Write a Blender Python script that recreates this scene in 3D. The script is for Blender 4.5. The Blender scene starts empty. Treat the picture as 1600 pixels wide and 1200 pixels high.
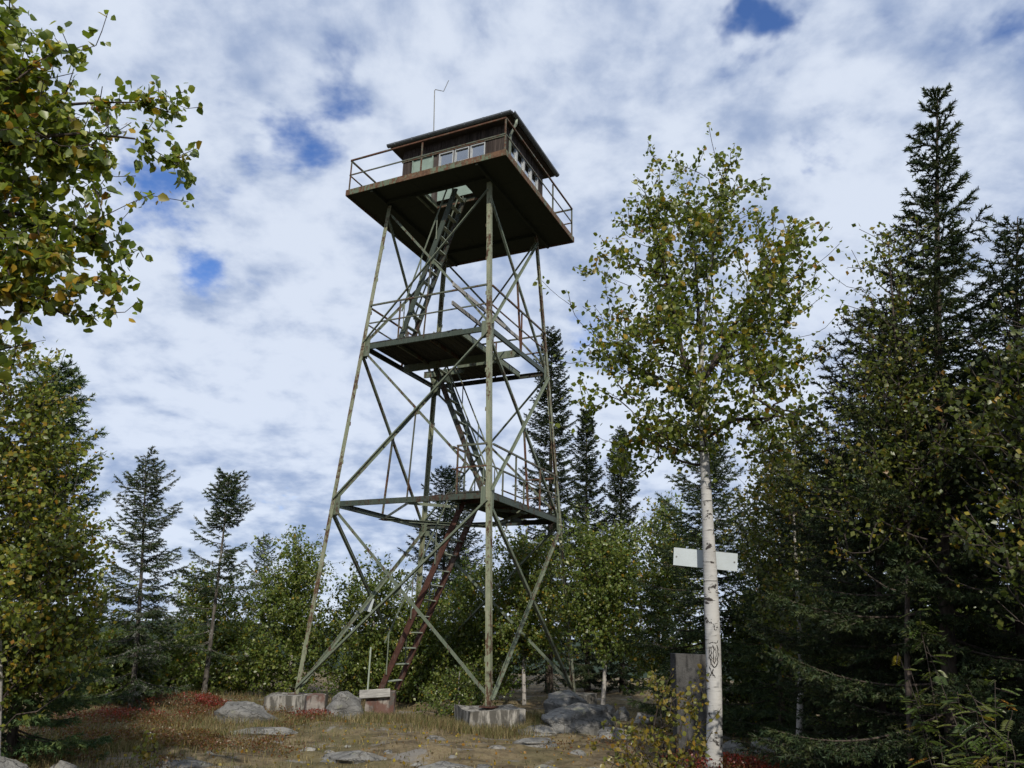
import bpy, math
import numpy as np
from mathutils import Matrix, Vector

sc = bpy.context.scene
COL = sc.collection
R_ = math.radians
rng = np.random.default_rng(7)

# ------------------------------------------------------------------ camera
PITCH, ROLL, FPX = R_(18.158), R_(1.337), 1205.6       # photo pixels (1600 wide)
cp, sp, cr, sr = math.cos(PITCH), math.sin(PITCH), math.cos(ROLL), math.sin(ROLL)
cam_d = bpy.data.cameras.new('camera')
cam = bpy.data.objects.new('camera', cam_d)
COL.objects.link(cam)
right0, up0, fwd = Vector((1, 0, 0)), Vector((0, -sp, cp)), Vector((0, cp, sp))
rt = right0 * cr + up0 * sr
up = right0 * -sr + up0 * cr
cam.matrix_world = Matrix(((rt.x, up.x, -fwd.x, 0), (rt.y, up.y, -fwd.y, 0), (rt.z, up.z, -fwd.z, 0), (0, 0, 0, 1)))
cam_d.sensor_width = 36
cam_d.lens = FPX / 1600 * 36
cam_d.clip_start, cam_d.clip_end = 0.05, 30000
sc.camera = cam

def ray(px, py):
    a, b = (px - 800) / FPX, (py - 600) / FPX
    X, Y = cr * a + sr * b, -sr * a + cr * b
    return np.array([X, cp + Y * sp, sp - Y * cp])

# ------------------------------------------------------------------ sun, sky, exposure
SUN_AZ, SUN_EL = R_(170), R_(37)       # azimuth clockwise from +Y (view direction): behind the camera, to its right
to_sun = Vector((math.sin(SUN_AZ) * math.cos(SUN_EL), math.cos(SUN_AZ) * math.cos(SUN_EL), math.sin(SUN_EL)))
sun_d = bpy.data.lights.new('sun', 'SUN')
sun_d.energy, sun_d.angle, sun_d.color = 4.3, R_(0.55), (1.0, 0.93, 0.82)
sun = bpy.data.objects.new('sun', sun_d)
sun.rotation_euler = to_sun.to_track_quat('Z', 'Y').to_euler()
COL.objects.link(sun)

sc.view_settings.view_transform = 'Standard'
sc.view_settings.look = 'None'
sc.view_settings.gamma = 1
sc.view_settings.use_curve_mapping = False
sc.view_settings.exposure = 0.0
sc.render.engine = 'CYCLES'
sc.cycles.max_bounces = 4
sc.cycles.diffuse_bounces = 2
sc.cycles.glossy_bounces = 2
sc.cycles.transmission_bounces = 4
sc.cycles.use_adaptive_sampling = True
sc.cycles.adaptive_threshold = 0.02
sc.cycles.use_denoising = True
sc.cycles.denoiser = 'OPENIMAGEDENOISE'

world = bpy.data.worlds.new('World')
sc.world = world
world.use_nodes = True

class NT:
    """small helper to write node trees"""
    def __init__(self, tree):
        self.t = tree
        tree.nodes.clear()
    def n(self, typ, ins=None, **kw):
        nd = self.t.nodes.new(typ)
        for k, v in kw.items():
            setattr(nd, k, v)
        for k, v in (ins or {}).items():
            s = nd.inputs[k]
            if isinstance(v, bpy.types.NodeSocket):
                self.t.links.new(v, s)
            else:
                s.default_value = v
        return nd
    def math(self, op, a, b=0.0, c=0.0):
        return self.n('ShaderNodeMath', {0: a, 1: b, 2: c}, operation=op).outputs[0]
    def vmath(self, op, a, b=(0, 0, 0)):
        nd = self.n('ShaderNodeVectorMath', {0: a, 1: b}, operation=op)
        return nd.outputs['Value'] if op in ('DOT_PRODUCT', 'LENGTH') else nd.outputs[0]
    def ramp(self, v, a, b, lo=0.0, hi=1.0, kind='SMOOTHSTEP'):
        return self.n('ShaderNodeMapRange', {0: v, 1: a, 2: b, 3: lo, 4: hi}, interpolation_type=kind).outputs[0]
    def noise(self, vec, scale, detail=4.0, rough=0.55, dist=0.0, out=0):
        return self.n('ShaderNodeTexNoise', {'Vector': vec, 'Scale': scale, 'Detail': detail, 'Roughness': rough, 'Distortion': dist}).outputs[out]
    def mix(self, f, a, b, blend='MIX'):
        nd = self.n('ShaderNodeMix', None, data_type='RGBA', blend_type=blend)
        for i, v in ((0, f), (6, a), (7, b)):
            if isinstance(v, bpy.types.NodeSocket):
                self.t.links.new(v, nd.inputs[i])
            else:
                nd.inputs[i].default_value = v if i == 0 else (*v, 1)
        return nd.outputs[2]

w = NT(world.node_tree)
gen = w.n('ShaderNodeTexCoord').outputs['Generated']
sky = w.n('ShaderNodeTexSky', None, sky_type='NISHITA', sun_disc=False, sun_elevation=SUN_EL, sun_rotation=SUN_AZ, altitude=700.0, air_density=1.0, dust_density=0.6, ozone_density=2.5)
sxyz = w.n('ShaderNodeSeparateXYZ', {0: gen})
zc = w.math('ADD', w.math('MAXIMUM', sxyz.outputs[2], 0.0), 0.32)
px_ = w.math('DIVIDE', sxyz.outputs[0], zc)
py_ = w.math('DIVIDE', sxyz.outputs[1], zc)
pl = w.n('ShaderNodeCombineXYZ', {0: px_, 1: py_, 2: 0.0}).outputs[0]
# drifting cloud sheet: large masses, ripples, wisps
warp = w.vmath('SCALE', w.vmath('SUBTRACT', w.noise(pl, 1.3, 3, out=1), (0.5, 0.5, 0.5)))
w.t.nodes[-1].inputs['Scale'].default_value = 0.16
plw = w.vmath('ADD', pl, warp)
big = w.noise(w.vmath('ADD', plw, (3.1, 1.7, 0.0)), 1.8, 4, 0.5)
mid = w.noise(w.vmath('ADD', plw, (7.3, 2.2, 4.0)), 6.5, 6, 0.55)
fine = w.noise(w.vmath('ADD', plw, (1.3, 9.2, 8.0)), 19.0, 4, 0.55)
dens = w.math('ADD', w.math('ADD', w.math('MULTIPLY', big, 0.55), w.math('MULTIPLY', mid, 0.50)), w.math('MULTIPLY', fine, 0.36))
# openings in the sheet where blue shows
wob = w.vmath('SCALE', w.vmath('SUBTRACT', w.noise(gen, 9.0, 4, out=1), (0.5, 0.5, 0.5)))
w.t.nodes[-1].inputs['Scale'].default_value = 0.16
gw = w.vmath('NORMALIZE', w.vmath('ADD', gen, wob))
holes = None
for hx, hy, rad, amt in ((485, 190, 3.4, .20), (290, 345, 4.6, .23), (1305, 232, 3.0, .24), (895, 495, 4.2, .22), (940, 8, 3.2, .20), (1165, 105, 4.2, .20),
                         (1215, 15, 2.6, .20), (335, 458, 2.2, .16), (1585, 90, 3.0, .2), (570, 85, 2.2, .15), (1440, 60, 2.6, .12), (655, 470, 3.0, .12), (470, 255, 3.0, .14), (1180, 60, 2.4, .2), (520, 130, 2.0, .16), (1000, 130, 2.2, .12), (760, 60, 2.4, .12), (400, 60, 2.4, .12), (1290, 330, 2.4, .14), (230, 250, 2.2, .15), (1120, 20, 2.2, .16)):
    d = ray(hx, hy); d = d / np.linalg.norm(d)
    dp = w.vmath('DOT_PRODUCT', gw, tuple(float(q) for q in d))
    g = w.ramp(dp, math.cos(R_(rad * 1.4)), 1.0, 0.0, amt * 0.92)
    holes = g if holes is None else w.math('ADD', holes, g)
dens = w.math('SUBTRACT', w.math('ADD', w.math('MULTIPLY', w.math('SUBTRACT', dens, 0.60), 1.45), 0.67), holes)
cover = w.ramp(dens, 0.32, 0.66, 0.0, 1.0)
shade = w.noise(w.vmath('ADD', plw, (2.7, 5.5, 1.0)), 2.6, 5, 0.55)
puff = w.noise(w.vmath('ADD', plw, (4.4, 3.5, 6.0)), 10.5, 6, 0.55)
shade2 = w.math('ADD', w.math('ADD', w.math('MULTIPLY', shade, 0.62), w.math('MULTIPLY', puff, 0.66)), w.math('MULTIPLY', dens, 0.25))
lum = w.ramp(shade2, 0.62, 0.94, 0.0, 1.0)
CLOUD = w.mix(lum, (3.7, 4.75, 7.0), (8.3, 9.1, 10.5))
skyc = w.mix(1.0, sky.outputs[0], (1.1, 1.4, 1.95), 'MULTIPLY')
final = w.mix(w.math('MULTIPLY', cover, 0.95), skyc, CLOUD)
bg = w.n('ShaderNodeBackground', {'Color': final, 'Strength': 0.088})
w.n('ShaderNodeOutputWorld', {'Surface': bg.outputs[0]})

# ------------------------------------------------------------------ materials
def new_mat(name):
    m = bpy.data.materials.new(name)
    m.use_nodes = True
    return m, NT(m.node_tree)

def bump(t, h, strength=0.3, dist=0.02):
    return t.n('ShaderNodeBump', {'Height': h, 'Strength': strength, 'Distance': dist}).outputs[0]

def finish(t, color, rough=0.7, normal=None, metallic=0.0, spec=0.4):
    ins = {'Base Color': color if isinstance(color, bpy.types.NodeSocket) else (*color, 1), 'Roughness': rough, 'Metallic': metallic, 'Specular IOR Level': spec}
    if normal is not None:
        ins['Normal'] = normal
    b = t.n('ShaderNodeBsdfPrincipled', ins)
    t.n('ShaderNodeOutputMaterial', {'Surface': b.outputs[0]})

def objco(t, stretch=(1, 1, 1)):
    o = t.n('ShaderNodeTexCoord').outputs['Object']
    rnd = t.n('ShaderNodeObjectInfo').outputs['Random']
    off = t.n('ShaderNodeCombineXYZ', {0: t.math('MULTIPLY', rnd, 37.0), 1: t.math('MULTIPLY', rnd, 91.0), 2: t.math('MULTIPLY', rnd, 53.0)}).outputs[0]
    return t.vmath('ADD', t.vmath('MULTIPLY', o, stretch), off), rnd

def leaf_mat(name, trans=0.35, rough=0.45, spec=0.4):
    m, t = new_mat(name)
    c = t.n('ShaderNodeAttribute', None, attribute_name='tint').outputs['Color']
    p = t.n('ShaderNodeBsdfPrincipled', {'Base Color': c, 'Roughness': rough, 'Specular IOR Level': spec})
    tc = t.mix(1.0, c, (1.25, 1.3, 0.55), 'MULTIPLY')
    tr = t.n('ShaderNodeBsdfTranslucent', {'Color': tc})
    mx = t.n('ShaderNodeMixShader', {0: trans, 1: p.outputs[0], 2: tr.outputs[0]})
    t.n('ShaderNodeOutputMaterial', {'Surface': mx.outputs[0]})
    return m
M = {}
M['leaf'] = leaf_mat('leaf', 0.42, 0.38, 0.5)
M['needle'] = leaf_mat('needle', 0.12, 0.6, 0.25)
M['grass'] = leaf_mat('grass', 0.3, 0.7, 0.2)

def paint_metal(name, paint, paint2, rust, amount, rough=0.55):
    m, t = new_mat(name)
    v, rnd = objco(t)
    vl, _ = objco(t, (1, 1, 0.35))
    n1 = t.noise(vl, 3.0, 6, 0.7)
    n2 = t.noise(v, 14.0, 5, 0.65)
    vs, _ = objco(t, (1, 1, 0.12))
    n3 = t.noise(vs, 22.0, 3, 0.6)
    a = t.math('ADD', t.math('ADD', t.math('MULTIPLY', n1, 0.50), t.math('MULTIPLY', n2, 0.28)), t.math('MULTIPLY', n3, 0.26))
    a = t.math('ADD', a, t.math('MULTIPLY', t.math('SUBTRACT', rnd, 0.5), 0.10))
    f = t.ramp(a, 0.60 - amount, 0.68 - amount)
    pc = t.mix(t.ramp(n3, 0.35, 0.7), paint, paint2)
    rc = t.mix(t.ramp(n2, 0.3, 0.7), rust, tuple(q * 0.45 for q in rust))
    col = t.mix(f, pc, rc)
    finish(t, col, t.ramp(f, 0, 1, rough, 0.9), bump(t, a, 0.35, 0.006), 0.0, 0.35)
    return m
M['green_steel'] = paint_metal('green_steel', (0.092, 0.115, 0.08), (0.14, 0.158, 0.112), (0.085, 0.046, 0.027), 0.05)
M['leg_steel'] = paint_metal('leg_steel', (0.15, 0.17, 0.105), (0.23, 0.23, 0.16), (0.10, 0.052, 0.029), 0.09)
M['shaded_dark_green'] = paint_metal('shaded_dark_green', (0.032, 0.044, 0.033), (0.05, 0.063, 0.046), (0.055, 0.031, 0.02), 0.06)  # girder shade put into a darker green; the upper ladders are dark green-grey
M['rust_steel'] = paint_metal('rust_steel', (0.07, 0.052, 0.042), (0.075, 0.05, 0.04), (0.075, 0.03, 0.02), 0.18)
M['fascia_steel'] = paint_metal('fascia_steel', (0.08, 0.115, 0.07), (0.12, 0.14, 0.09), (0.14, 0.075, 0.042), 0.16)
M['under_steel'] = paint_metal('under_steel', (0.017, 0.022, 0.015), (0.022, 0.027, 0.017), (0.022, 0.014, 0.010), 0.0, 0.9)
M['rail_steel'] = paint_metal('rail_steel', (0.07, 0.08, 0.055), (0.10, 0.11, 0.08), (0.11, 0.05, 0.028), 0.12)
M['tread_steel'] = paint_metal('tread_steel', (0.24, 0.28, 0.22), (0.32, 0.35, 0.3), (0.2, 0.1, 0.05), 0.0)
M['gutter'] = paint_metal('gutter', (0.075, 0.083, 0.092), (0.11, 0.118, 0.128), (0.06, 0.04, 0.03), 0.0, 0.35)

def wood(name, c1, c2, scale=(18, 18, 1.2)):
    m, t = new_mat(name)
    v, rnd = objco(t, scale)
    n1 = t.noise(v, 1.0, 6, 0.65, 0.6)
    v2, _ = objco(t)
    n2 = t.noise(v2, 2.5, 4)
    c = t.mix(t.ramp(n1, 0.3, 0.72), c1, c2)
    k = t.math('ADD', 0.62, t.math('ADD', t.math('MULTIPLY', rnd, 0.55), t.math('MULTIPLY', n2, 0.25)))
    kc = t.n('ShaderNodeCombineXYZ', {0: k, 1: k, 2: k}).outputs[0]
    c = t.mix(1.0, c, (1, 1, 1), 'MULTIPLY')
    t.t.links.new(kc, t.t.nodes[-1].inputs[7])
    finish(t, c, 0.85, bump(t, n1, 0.5, 0.006), 0, 0.2)
    return m
M['board'] = wood('board', (0.022, 0.0165, 0.0145), (0.062, 0.048, 0.041))
M['plank'] = wood('plank', (0.024, 0.024, 0.02), (0.055, 0.054, 0.045), (14, 1.2, 14))
M['grey_plank'] = wood('grey_plank', (0.16, 0.155, 0.145), (0.32, 0.31, 0.29), (3, 22, 22))

def plain(name, c, rough=0.6, var=0.25, spec=0.4):
    m, t = new_mat(name)
    v, _ = objco(t)
    n = t.noise(v, 5.0, 5, 0.6)
    n2 = t.noise(v, 40.0, 3, 0.6)
    c2 = t.mix(t.ramp(n, 0.3, 0.7), tuple(q * (1 - var) for q in c), tuple(min(1, q * (1 + var)) for q in c))
    finish(t, c2, rough, bump(t, n2, 0.2, 0.004), 0, spec)
    return m
M['white_frame'] = plain('white_frame', (0.33, 0.345, 0.35), 0.5, 0.12)
M['pale_green'] = plain('pale_green', (0.20, 0.26, 0.22), 0.45, 0.1)
M['roofing'] = plain('roofing', (0.04, 0.04, 0.042), 0.8)
M['soffit'] = plain('soffit', (0.035, 0.026, 0.022), 0.85)
M['antenna'] = plain('antenna', (0.16, 0.16, 0.15), 0.5)
M['sign_white'] = plain('sign_white', (0.40, 0.445, 0.465), 0.45, 0.05)
M['inside'] = plain('inside', (0.06, 0.05, 0.045), 0.9)

m, t = new_mat('window_glass')
fr = t.n('ShaderNodeFresnel', {'IOR': 1.5}).outputs[0]
tr = t.n('ShaderNodeBsdfTransparent', {'Color': (0.62, 0.68, 0.72, 1)})
gl = t.n('ShaderNodeBsdfGlossy', {'Color': (0.9, 0.95, 1, 1), 'Roughness': 0.03})
mx = t.n('ShaderNodeMixShader', {0: t.math('ADD', t.math('MULTIPLY', fr, 1.5), 0.26), 1: tr.outputs[0], 2: gl.outputs[0]})
t.n('ShaderNodeOutputMaterial', {'Surface': mx.outputs[0]})
M['glass'] = m

def bark(name, base, dark, birch=False, lichen=None):
    m, t = new_mat(name)
    v, _ = objco(t)
    if birch:
        vs, _ = objco(t, (3.2, 3.2, 26.0))
        lent = t.noise(vs, 1.0, 3, 0.5)
        v3, _ = objco(t, (1.0, 1.0, 1.6))
        patch = t.noise(v3, 5.0, 6, 0.68, 0.5)
        tone = t.noise(v, 2.2, 4)
        c = t.mix(t.ramp(tone, 0.3, 0.7), tuple(q * 0.72 for q in base), base)
        pink = t.noise(v, 7.0, 3)
        c = t.mix(t.ramp(pink, 0.52, 0.75, 0, 0.5), c, (0.36, 0.33, 0.29))
        c = t.mix(t.ramp(lent, 0.60, 0.67, 0, 0.85), c, dark)
        c = t.mix(t.ramp(patch, 0.585, 0.63), c, dark)
        h = t.math('ADD', lent, patch)
    else:
        vs, _ = objco(t, (1, 1, 0.25))
        h = t.noise(vs, 18.0, 6, 0.65)
        c = t.mix(t.ramp(h, 0.35, 0.65), dark, base)
        if lichen:
            ln = t.noise(v, 6.0, 5, 0.65)
            c = t.mix(t.ramp(ln, 0.52, 0.66, 0, 0.8), c, lichen)
    finish(t, c, 0.85, bump(t, h, 0.5, 0.012), 0, 0.25)
    return m
M['birch_bark'] = bark('birch_bark', (0.43, 0.425, 0.41), (0.035, 0.03, 0.027), True)
M['birch_twig'] = bark('birch_twig', (0.075, 0.058, 0.048), (0.022, 0.018, 0.015))
M['grey_birch'] = bark('grey_birch', (0.36, 0.34, 0.31), (0.05, 0.045, 0.04), True)
M['spruce_bark'] = bark('spruce_bark', (0.075, 0.058, 0.046), (0.025, 0.02, 0.016))
M['lichen_bark'] = bark('lichen_bark', (0.10, 0.088, 0.075), (0.035, 0.03, 0.025), False, (0.22, 0.225, 0.20))
M['scar'] = plain('scar', (0.022, 0.019, 0.017), 0.95)

def rock_mat(name, c1, c2, lich=(0.30, 0.31, 0.22)):
    m, t = new_mat(name)
    v, _ = objco(t)
    n = t.noise(v, 2.2, 8, 0.65, 0.4)
    n2 = t.noise(v, 16.0, 6, 0.65)
    n3 = t.noise(v, 3.6, 5, 0.7)
    c = t.mix(t.ramp(n, 0.3, 0.7), c1, c2)
    c = t.mix(t.ramp(n2, 0.52, 0.75, 0, 0.7), c, tuple(q * 0.4 for q in c1))
    c = t.mix(t.ramp(n3, 0.58, 0.68, 0, 0.75), c, lich)
    vc = t.vmath('ADD', t.vmath('MULTIPLY', v, (2.2, 2.2, 6.5)), t.vmath('MULTIPLY', t.noise(v, 3.0, 4, 0.6, out=1), (1.6, 1.6, 1.6)))
    cr_k = t.n('ShaderNodeTexVoronoi', {'Vector': vc, 'Scale': 1.0}, feature='DISTANCE_TO_EDGE').outputs['Distance']
    crack = t.ramp(cr_k, 0.0, 0.04, 0.45, 1.0)
    c = t.mix(crack, tuple(q * 0.4 for q in c1), c)
    finish(t, c, 0.9, bump(t, t.math('ADD', t.math('ADD', n, t.math('MULTIPLY', n2, 0.6)), t.math('MULTIPLY', crack, 0.5)), 0.9, 0.06), 0, 0.2)
    return m
M['rock'] = rock_mat('rock', (0.10, 0.098, 0.092), (0.22, 0.215, 0.20), (0.20, 0.205, 0.14))
M['pale_rock'] = rock_mat('pale_rock', (0.16, 0.15, 0.135), (0.32, 0.31, 0.285))

def concrete(name, c1, c2, stain, amt, red=None):
    m, t = new_mat(name)
    v, _ = objco(t)
    n = t.noise(v, 3.0, 7, 0.65)
    n2 = t.noise(v, 30.0, 4, 0.6)
    vs, _ = objco(t, (1, 1, 0.2))
    n3 = t.noise(vs, 7.0, 5, 0.65)
    c = t.mix(t.ramp(n, 0.3, 0.7), c1, c2)
    c = t.mix(t.ramp(n3, 0.60 - amt, 0.72 - amt, 0, 0.85), c, stain)
    if red:
        n4 = t.noise(v, 2.6, 5, 0.65)
        c = t.mix(t.ramp(n4, 0.44, 0.56, 0, 0.85), c, red)
    finish(t, c, 0.92, bump(t, t.math('ADD', n, n2), 0.5, 0.02), 0, 0.2)
    return m
M['concrete'] = concrete('concrete', (0.19, 0.18, 0.16), (0.31, 0.295, 0.265), (0.05, 0.047, 0.04), 0.17)
M['red_concrete'] = concrete('red_concrete', (0.14, 0.12, 0.105), (0.26, 0.235, 0.21), (0.05, 0.045, 0.04), 0.14, (0.105, 0.052, 0.04))
M['shaded_concrete'] = concrete('shaded_concrete', (0.055, 0.054, 0.052), (0.09, 0.088, 0.085), (0.03, 0.029, 0.028), 0.1)  # tree shade on the standing slab, put into its base colour

# ------------------------------------------------------------------ mesh helpers
def link(o, parent=None):
    COL.objects.link(o)
    if parent is not None:
        o.parent = parent
    return o

def tag(o, label=None, cat=None, group=None, kind=None):
    for k, v in (('label', label), ('category', cat), ('group', group), ('kind', kind)):
        if v:
            o[k] = v
    return o

def empty(name, loc=(0, 0, 0), rz=0.0):
    o = bpy.data.objects.new(name, None)
    o.location = loc
    o.rotation_euler = (0, 0, rz)
    return link(o)

def mesh_np(name, V, F, mat, parent=None, smooth=False, tint=None):
    """V (n,3); F (m,k) int array of one face size, or a list of such arrays"""
    me = bpy.data.meshes.new(name)
    Fs = F if isinstance(F, list) else [F]
    Fs = [np.asarray(f, dtype=np.int32) for f in Fs if len(f)]
    V = np.asarray(V, dtype=np.float32)
    me.vertices.add(len(V))
    me.vertices.foreach_set('co', V.ravel())
    nl = sum(f.size for f in Fs)
    nf = sum(len(f) for f in Fs)
    me.loops.add(nl)
    me.polygons.add(nf)
    me.loops.foreach_set('vertex_index', np.concatenate([f.ravel() for f in Fs]))
    starts, totals, k = [], [], 0
    for f in Fs:
        starts.append(k + np.arange(len(f)) * f.shape[1])
        totals.append(np.full(len(f), f.shape[1]))
        k += f.size
    me.polygons.foreach_set('loop_start', np.concatenate(starts).astype(np.int32))
    me.polygons.foreach_set('loop_total', np.concatenate(totals).astype(np.int32))
    if smooth:
        me.polygons.foreach_set('use_smooth', np.ones(nf, dtype=bool))
    if tint is not None:
        at = me.attributes.new('tint', 'FLOAT_COLOR', 'POINT')
        c = np.ones((len(V), 4), dtype=np.float32)
        c[:, :3] = tint
        at.data.foreach_set('color', c.ravel())
    me.update(calc_edges=True)
    me.validate()
    if mat is not None:
        me.materials.append(M[mat] if isinstance(mat, str) else mat)
    o = bpy.data.objects.new(name, me)
    return link(o, parent)

class MB:
    """collects boxes and extrusions in plain lists"""
    def __init__(self):
        self.v, self.f = [], []
    def add(self, vs, fs):
        k = len(self.v)
        self.v += [tuple(map(float, p)) for p in vs]
        self.f += [tuple(i + k for i in f) for f in fs]
        return self
    def box(self, lo, hi):
        x0, y0, z0 = lo; x1, y1, z1 = hi
        return self.add([(x0, y0, z0), (x1, y0, z0), (x1, y1, z0), (x0, y1, z0), (x0, y0, z1), (x1, y0, z1), (x1, y1, z1), (x0, y1, z1)],
                        [(0, 3, 2, 1), (4, 5, 6, 7), (0, 1, 5, 4), (1, 2, 6, 5), (2, 3, 7, 6), (3, 0, 4, 7)])
    def extrude(self, p0, p1, prof, xdir):
        """prof: 2-D polygon (a,b): a along xdir (made perpendicular to the bar), b along bar x a"""
        p0, p1 = Vector(p0), Vector(p1)
        d = (p1 - p0).normalized()
        x = Vector(xdir); x = (x - d * x.dot(d)).normalized()
        y = d.cross(x)
        n = len(prof)
        vs = [p + x * a + y * b for p in (p0, p1) for a, b in prof]
        area = sum(prof[i][0] * prof[(i + 1) % n][1] - prof[(i + 1) % n][0] * prof[i][1] for i in range(n))
        fs = [(i, (i + 1) % n, n + (i + 1) % n, n + i) for i in range(n)] + [tuple(range(n - 1, -1, -1)), tuple(range(n, 2 * n))]
        if area < 0:
            fs = [tuple(reversed(f)) for f in fs]
        return self.add(vs, fs)
    def tube(self, pts, r, n=6):
        pts = [Vector(p) for p in pts]
        rings = []
        for i, p in enumerate(pts):
            d = (pts[min(i + 1, len(pts) - 1)] - pts[max(i - 1, 0)]).normalized()
            x = d.orthogonal().normalized() if i == 0 else (rings[-1][1] - d * rings[-1][1].dot(d)).normalized()
            rings.append((p, x, d.cross(x)))
        vs = []
        for i, (p, x, y) in enumerate(rings):
            rr = r[i] if hasattr(r, '__len__') else r
            vs += [p + (x * math.cos(2 * math.pi * k / n) + y * math.sin(2 * math.pi * k / n)) * rr for k in range(n)]
        fs = [(i * n + k, i * n + (k + 1) % n, (i + 1) * n + (k + 1) % n, (i + 1) * n + k) for i in range(len(pts) - 1) for k in range(n)]
        fs += [tuple(range(n - 1, -1, -1)), tuple((len(pts) - 1) * n + k for k in range(n))]
        return self.add(vs, fs)
    def build(self, name, mat, parent=None, smooth=False):
        me = bpy.data.meshes.new(name)
        me.from_pydata(self.v, [], self.f)
        if smooth:
            for p in me.polygons:
                p.use_smooth = True
        me.update()
        me.materials.append(M[mat])
        return link(bpy.data.objects.new(name, me), parent)

def smooth_noise(P, seed, scale):
    """cheap value noise by summed sines, P (n,3) -> about -1..1"""
    r = np.random.default_rng(seed)
    out = np.zeros(len(P))
    amp = 1.0
    for o in range(4):
        for _ in range(3):
            k = r.normal(size=3); k /= np.linalg.norm(k)
            out += amp * np.sin(P @ k * scale * 2 ** o * r.uniform(.8, 1.25) + r.uniform(0, 6.28)) / 3
        amp *= 0.5
    return out / 1.2

# ------------------------------------------------------------------ ground
HUMPS = [(-8.0, 19.6, 1.9, 1.5, 0.36), (-4.6, 18.0, 1.6, 1.2, -0.07), (-9.5, 13.0, 3.0, 3.0, 0.10), (2.6, 10.8, 1.6, 1.6, 0.10), (2.2, 17.6, 2.2, 1.6, 0.12), (-3.0, 12.0, 3.0, 1.2, -0.06)]
def gz(x, y):
    x = np.asarray(x, float); y = np.asarray(y, float)
    z = np.full(np.broadcast(x, y).shape, -1.70)
    for hx, hy, ax, ay, h in HUMPS:
        z = z + h * np.exp(-((x - hx) / ax) ** 2 - ((y - hy) / ay) ** 2)
    z = z + 0.035 * np.sin(x * 1.3 + 0.7 * y) + 0.03 * np.sin(y * 1.9 - 0.6 * x + 1.0) + 0.018 * np.sin(3.1 * x + 2.3 * y)
    z = z + 0.012 * np.sin(7.3 * x - 4.1 * y) + 0.010 * np.sin(5.2 * x + 9.7 * y)
    r = np.hypot(x + 1, y - 16)
    drop = np.clip((r - 26) / 60, 0, None)
    z = z - 9.0 * drop ** 1.15 * np.exp(-drop / 40)
    far = np.clip((r - 1500) / 5000, 0, 1)
    z = z + far * (60 + 60 * np.sin(np.arctan2(y, x) * 7 + 1) + 45 * np.sin(np.arctan2(y, x) * 17))
    return z

az = np.concatenate([np.linspace(-40, 40, 210), np.linspace(40, 320, 60)[1:-1]]) * math.pi / 180
rr_ = np.concatenate([np.linspace(0.4, 8, 22)[:-1], np.linspace(8, 26, 115)[:-1], np.geomspace(26, 12000, 70)])
A, RR = np.meshgrid(az, rr_)
gx, gy = (np.sin(A) * RR).ravel(), (np.cos(A) * RR).ravel()
na, nr = len(az), len(rr_)
i0 = (np.arange(nr - 1)[:, None] * na + np.arange(na)[None, :]).ravel()
i1 = (np.arange(nr - 1)[:, None] * na + (np.arange(na)[None, :] + 1) % na).ravel()
quads = np.stack([i0, i1, i1 + na, i0 + na], 1)[:, ::-1]
gzv = gz(gx, gy)
Vg = np.stack([gx, gy, gzv], 1)
Vg[:, 2] += np.where(np.hypot(gx, gy) < 30, 0.014 * smooth_noise(Vg * [1, 1, 0], 3, 6.0), 0)
Vg = np.vstack([Vg, [[0, 0, float(gz(0, 0))]]])
fan = np.stack([np.full(na, len(Vg) - 1), (np.arange(na) + 1) % na, np.arange(na)], 1)
m, t = new_mat('heath_ground')
pos = t.n('ShaderNodeNewGeometry').outputs['Position']
n1 = t.noise(pos, 0.55, 6, 0.6)
n2 = t.noise(pos, 2.6, 7, 0.65)
n3 = t.noise(pos, 22.0, 5, 0.7)
n4 = t.noise(t.vmath('ADD', pos, (31, 7, 3)), 1.5, 6, 0.65, 0.4)
c = t.mix(t.ramp(n2, 0.36, 0.62), (0.075, 0.061, 0.040), (0.225, 0.18, 0.105))
c = t.mix(t.ramp(n3, 0.40, 0.68, 0, 0.7), c, (0.12, 0.082, 0.045))
c = t.mix(t.ramp(n1, 0.48, 0.62, 0, 0.45), c, (0.10, 0.095, 0.042))
c = t.mix(t.ramp(n4, 0.56, 0.64, 0, 0.8), c, (0.21, 0.20, 0.185))
dist_ = t.vmath('LENGTH', pos)
c = t.mix(t.ramp(dist_, 40, 110), c, (0.022, 0.036, 0.020))
finish(t, c, 0.95, bump(t, t.math('ADD', n2, n3), 0.8, 0.05), 0, 0.1)
M['ground'] = m
ground = mesh_np('ground', Vg, [quads, fan], 'ground', None, True)
tag(ground, 'dry heath hilltop with trodden earth and flat rock', 'ground', kind='structure')

# ------------------------------------------------------------------ placing things by bearing and distance
def hdir(px, py=1050):
    d = ray(px, py)
    return d / math.hypot(d[0], d[1])
def spot(px, dist, py=1050):
    d = hdir(px, py) * dist
    return np.array([d[0], d[1], float(gz(d[0], d[1]))])
def at(px, py, dist):
    return hdir(px, py) * dist

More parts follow.
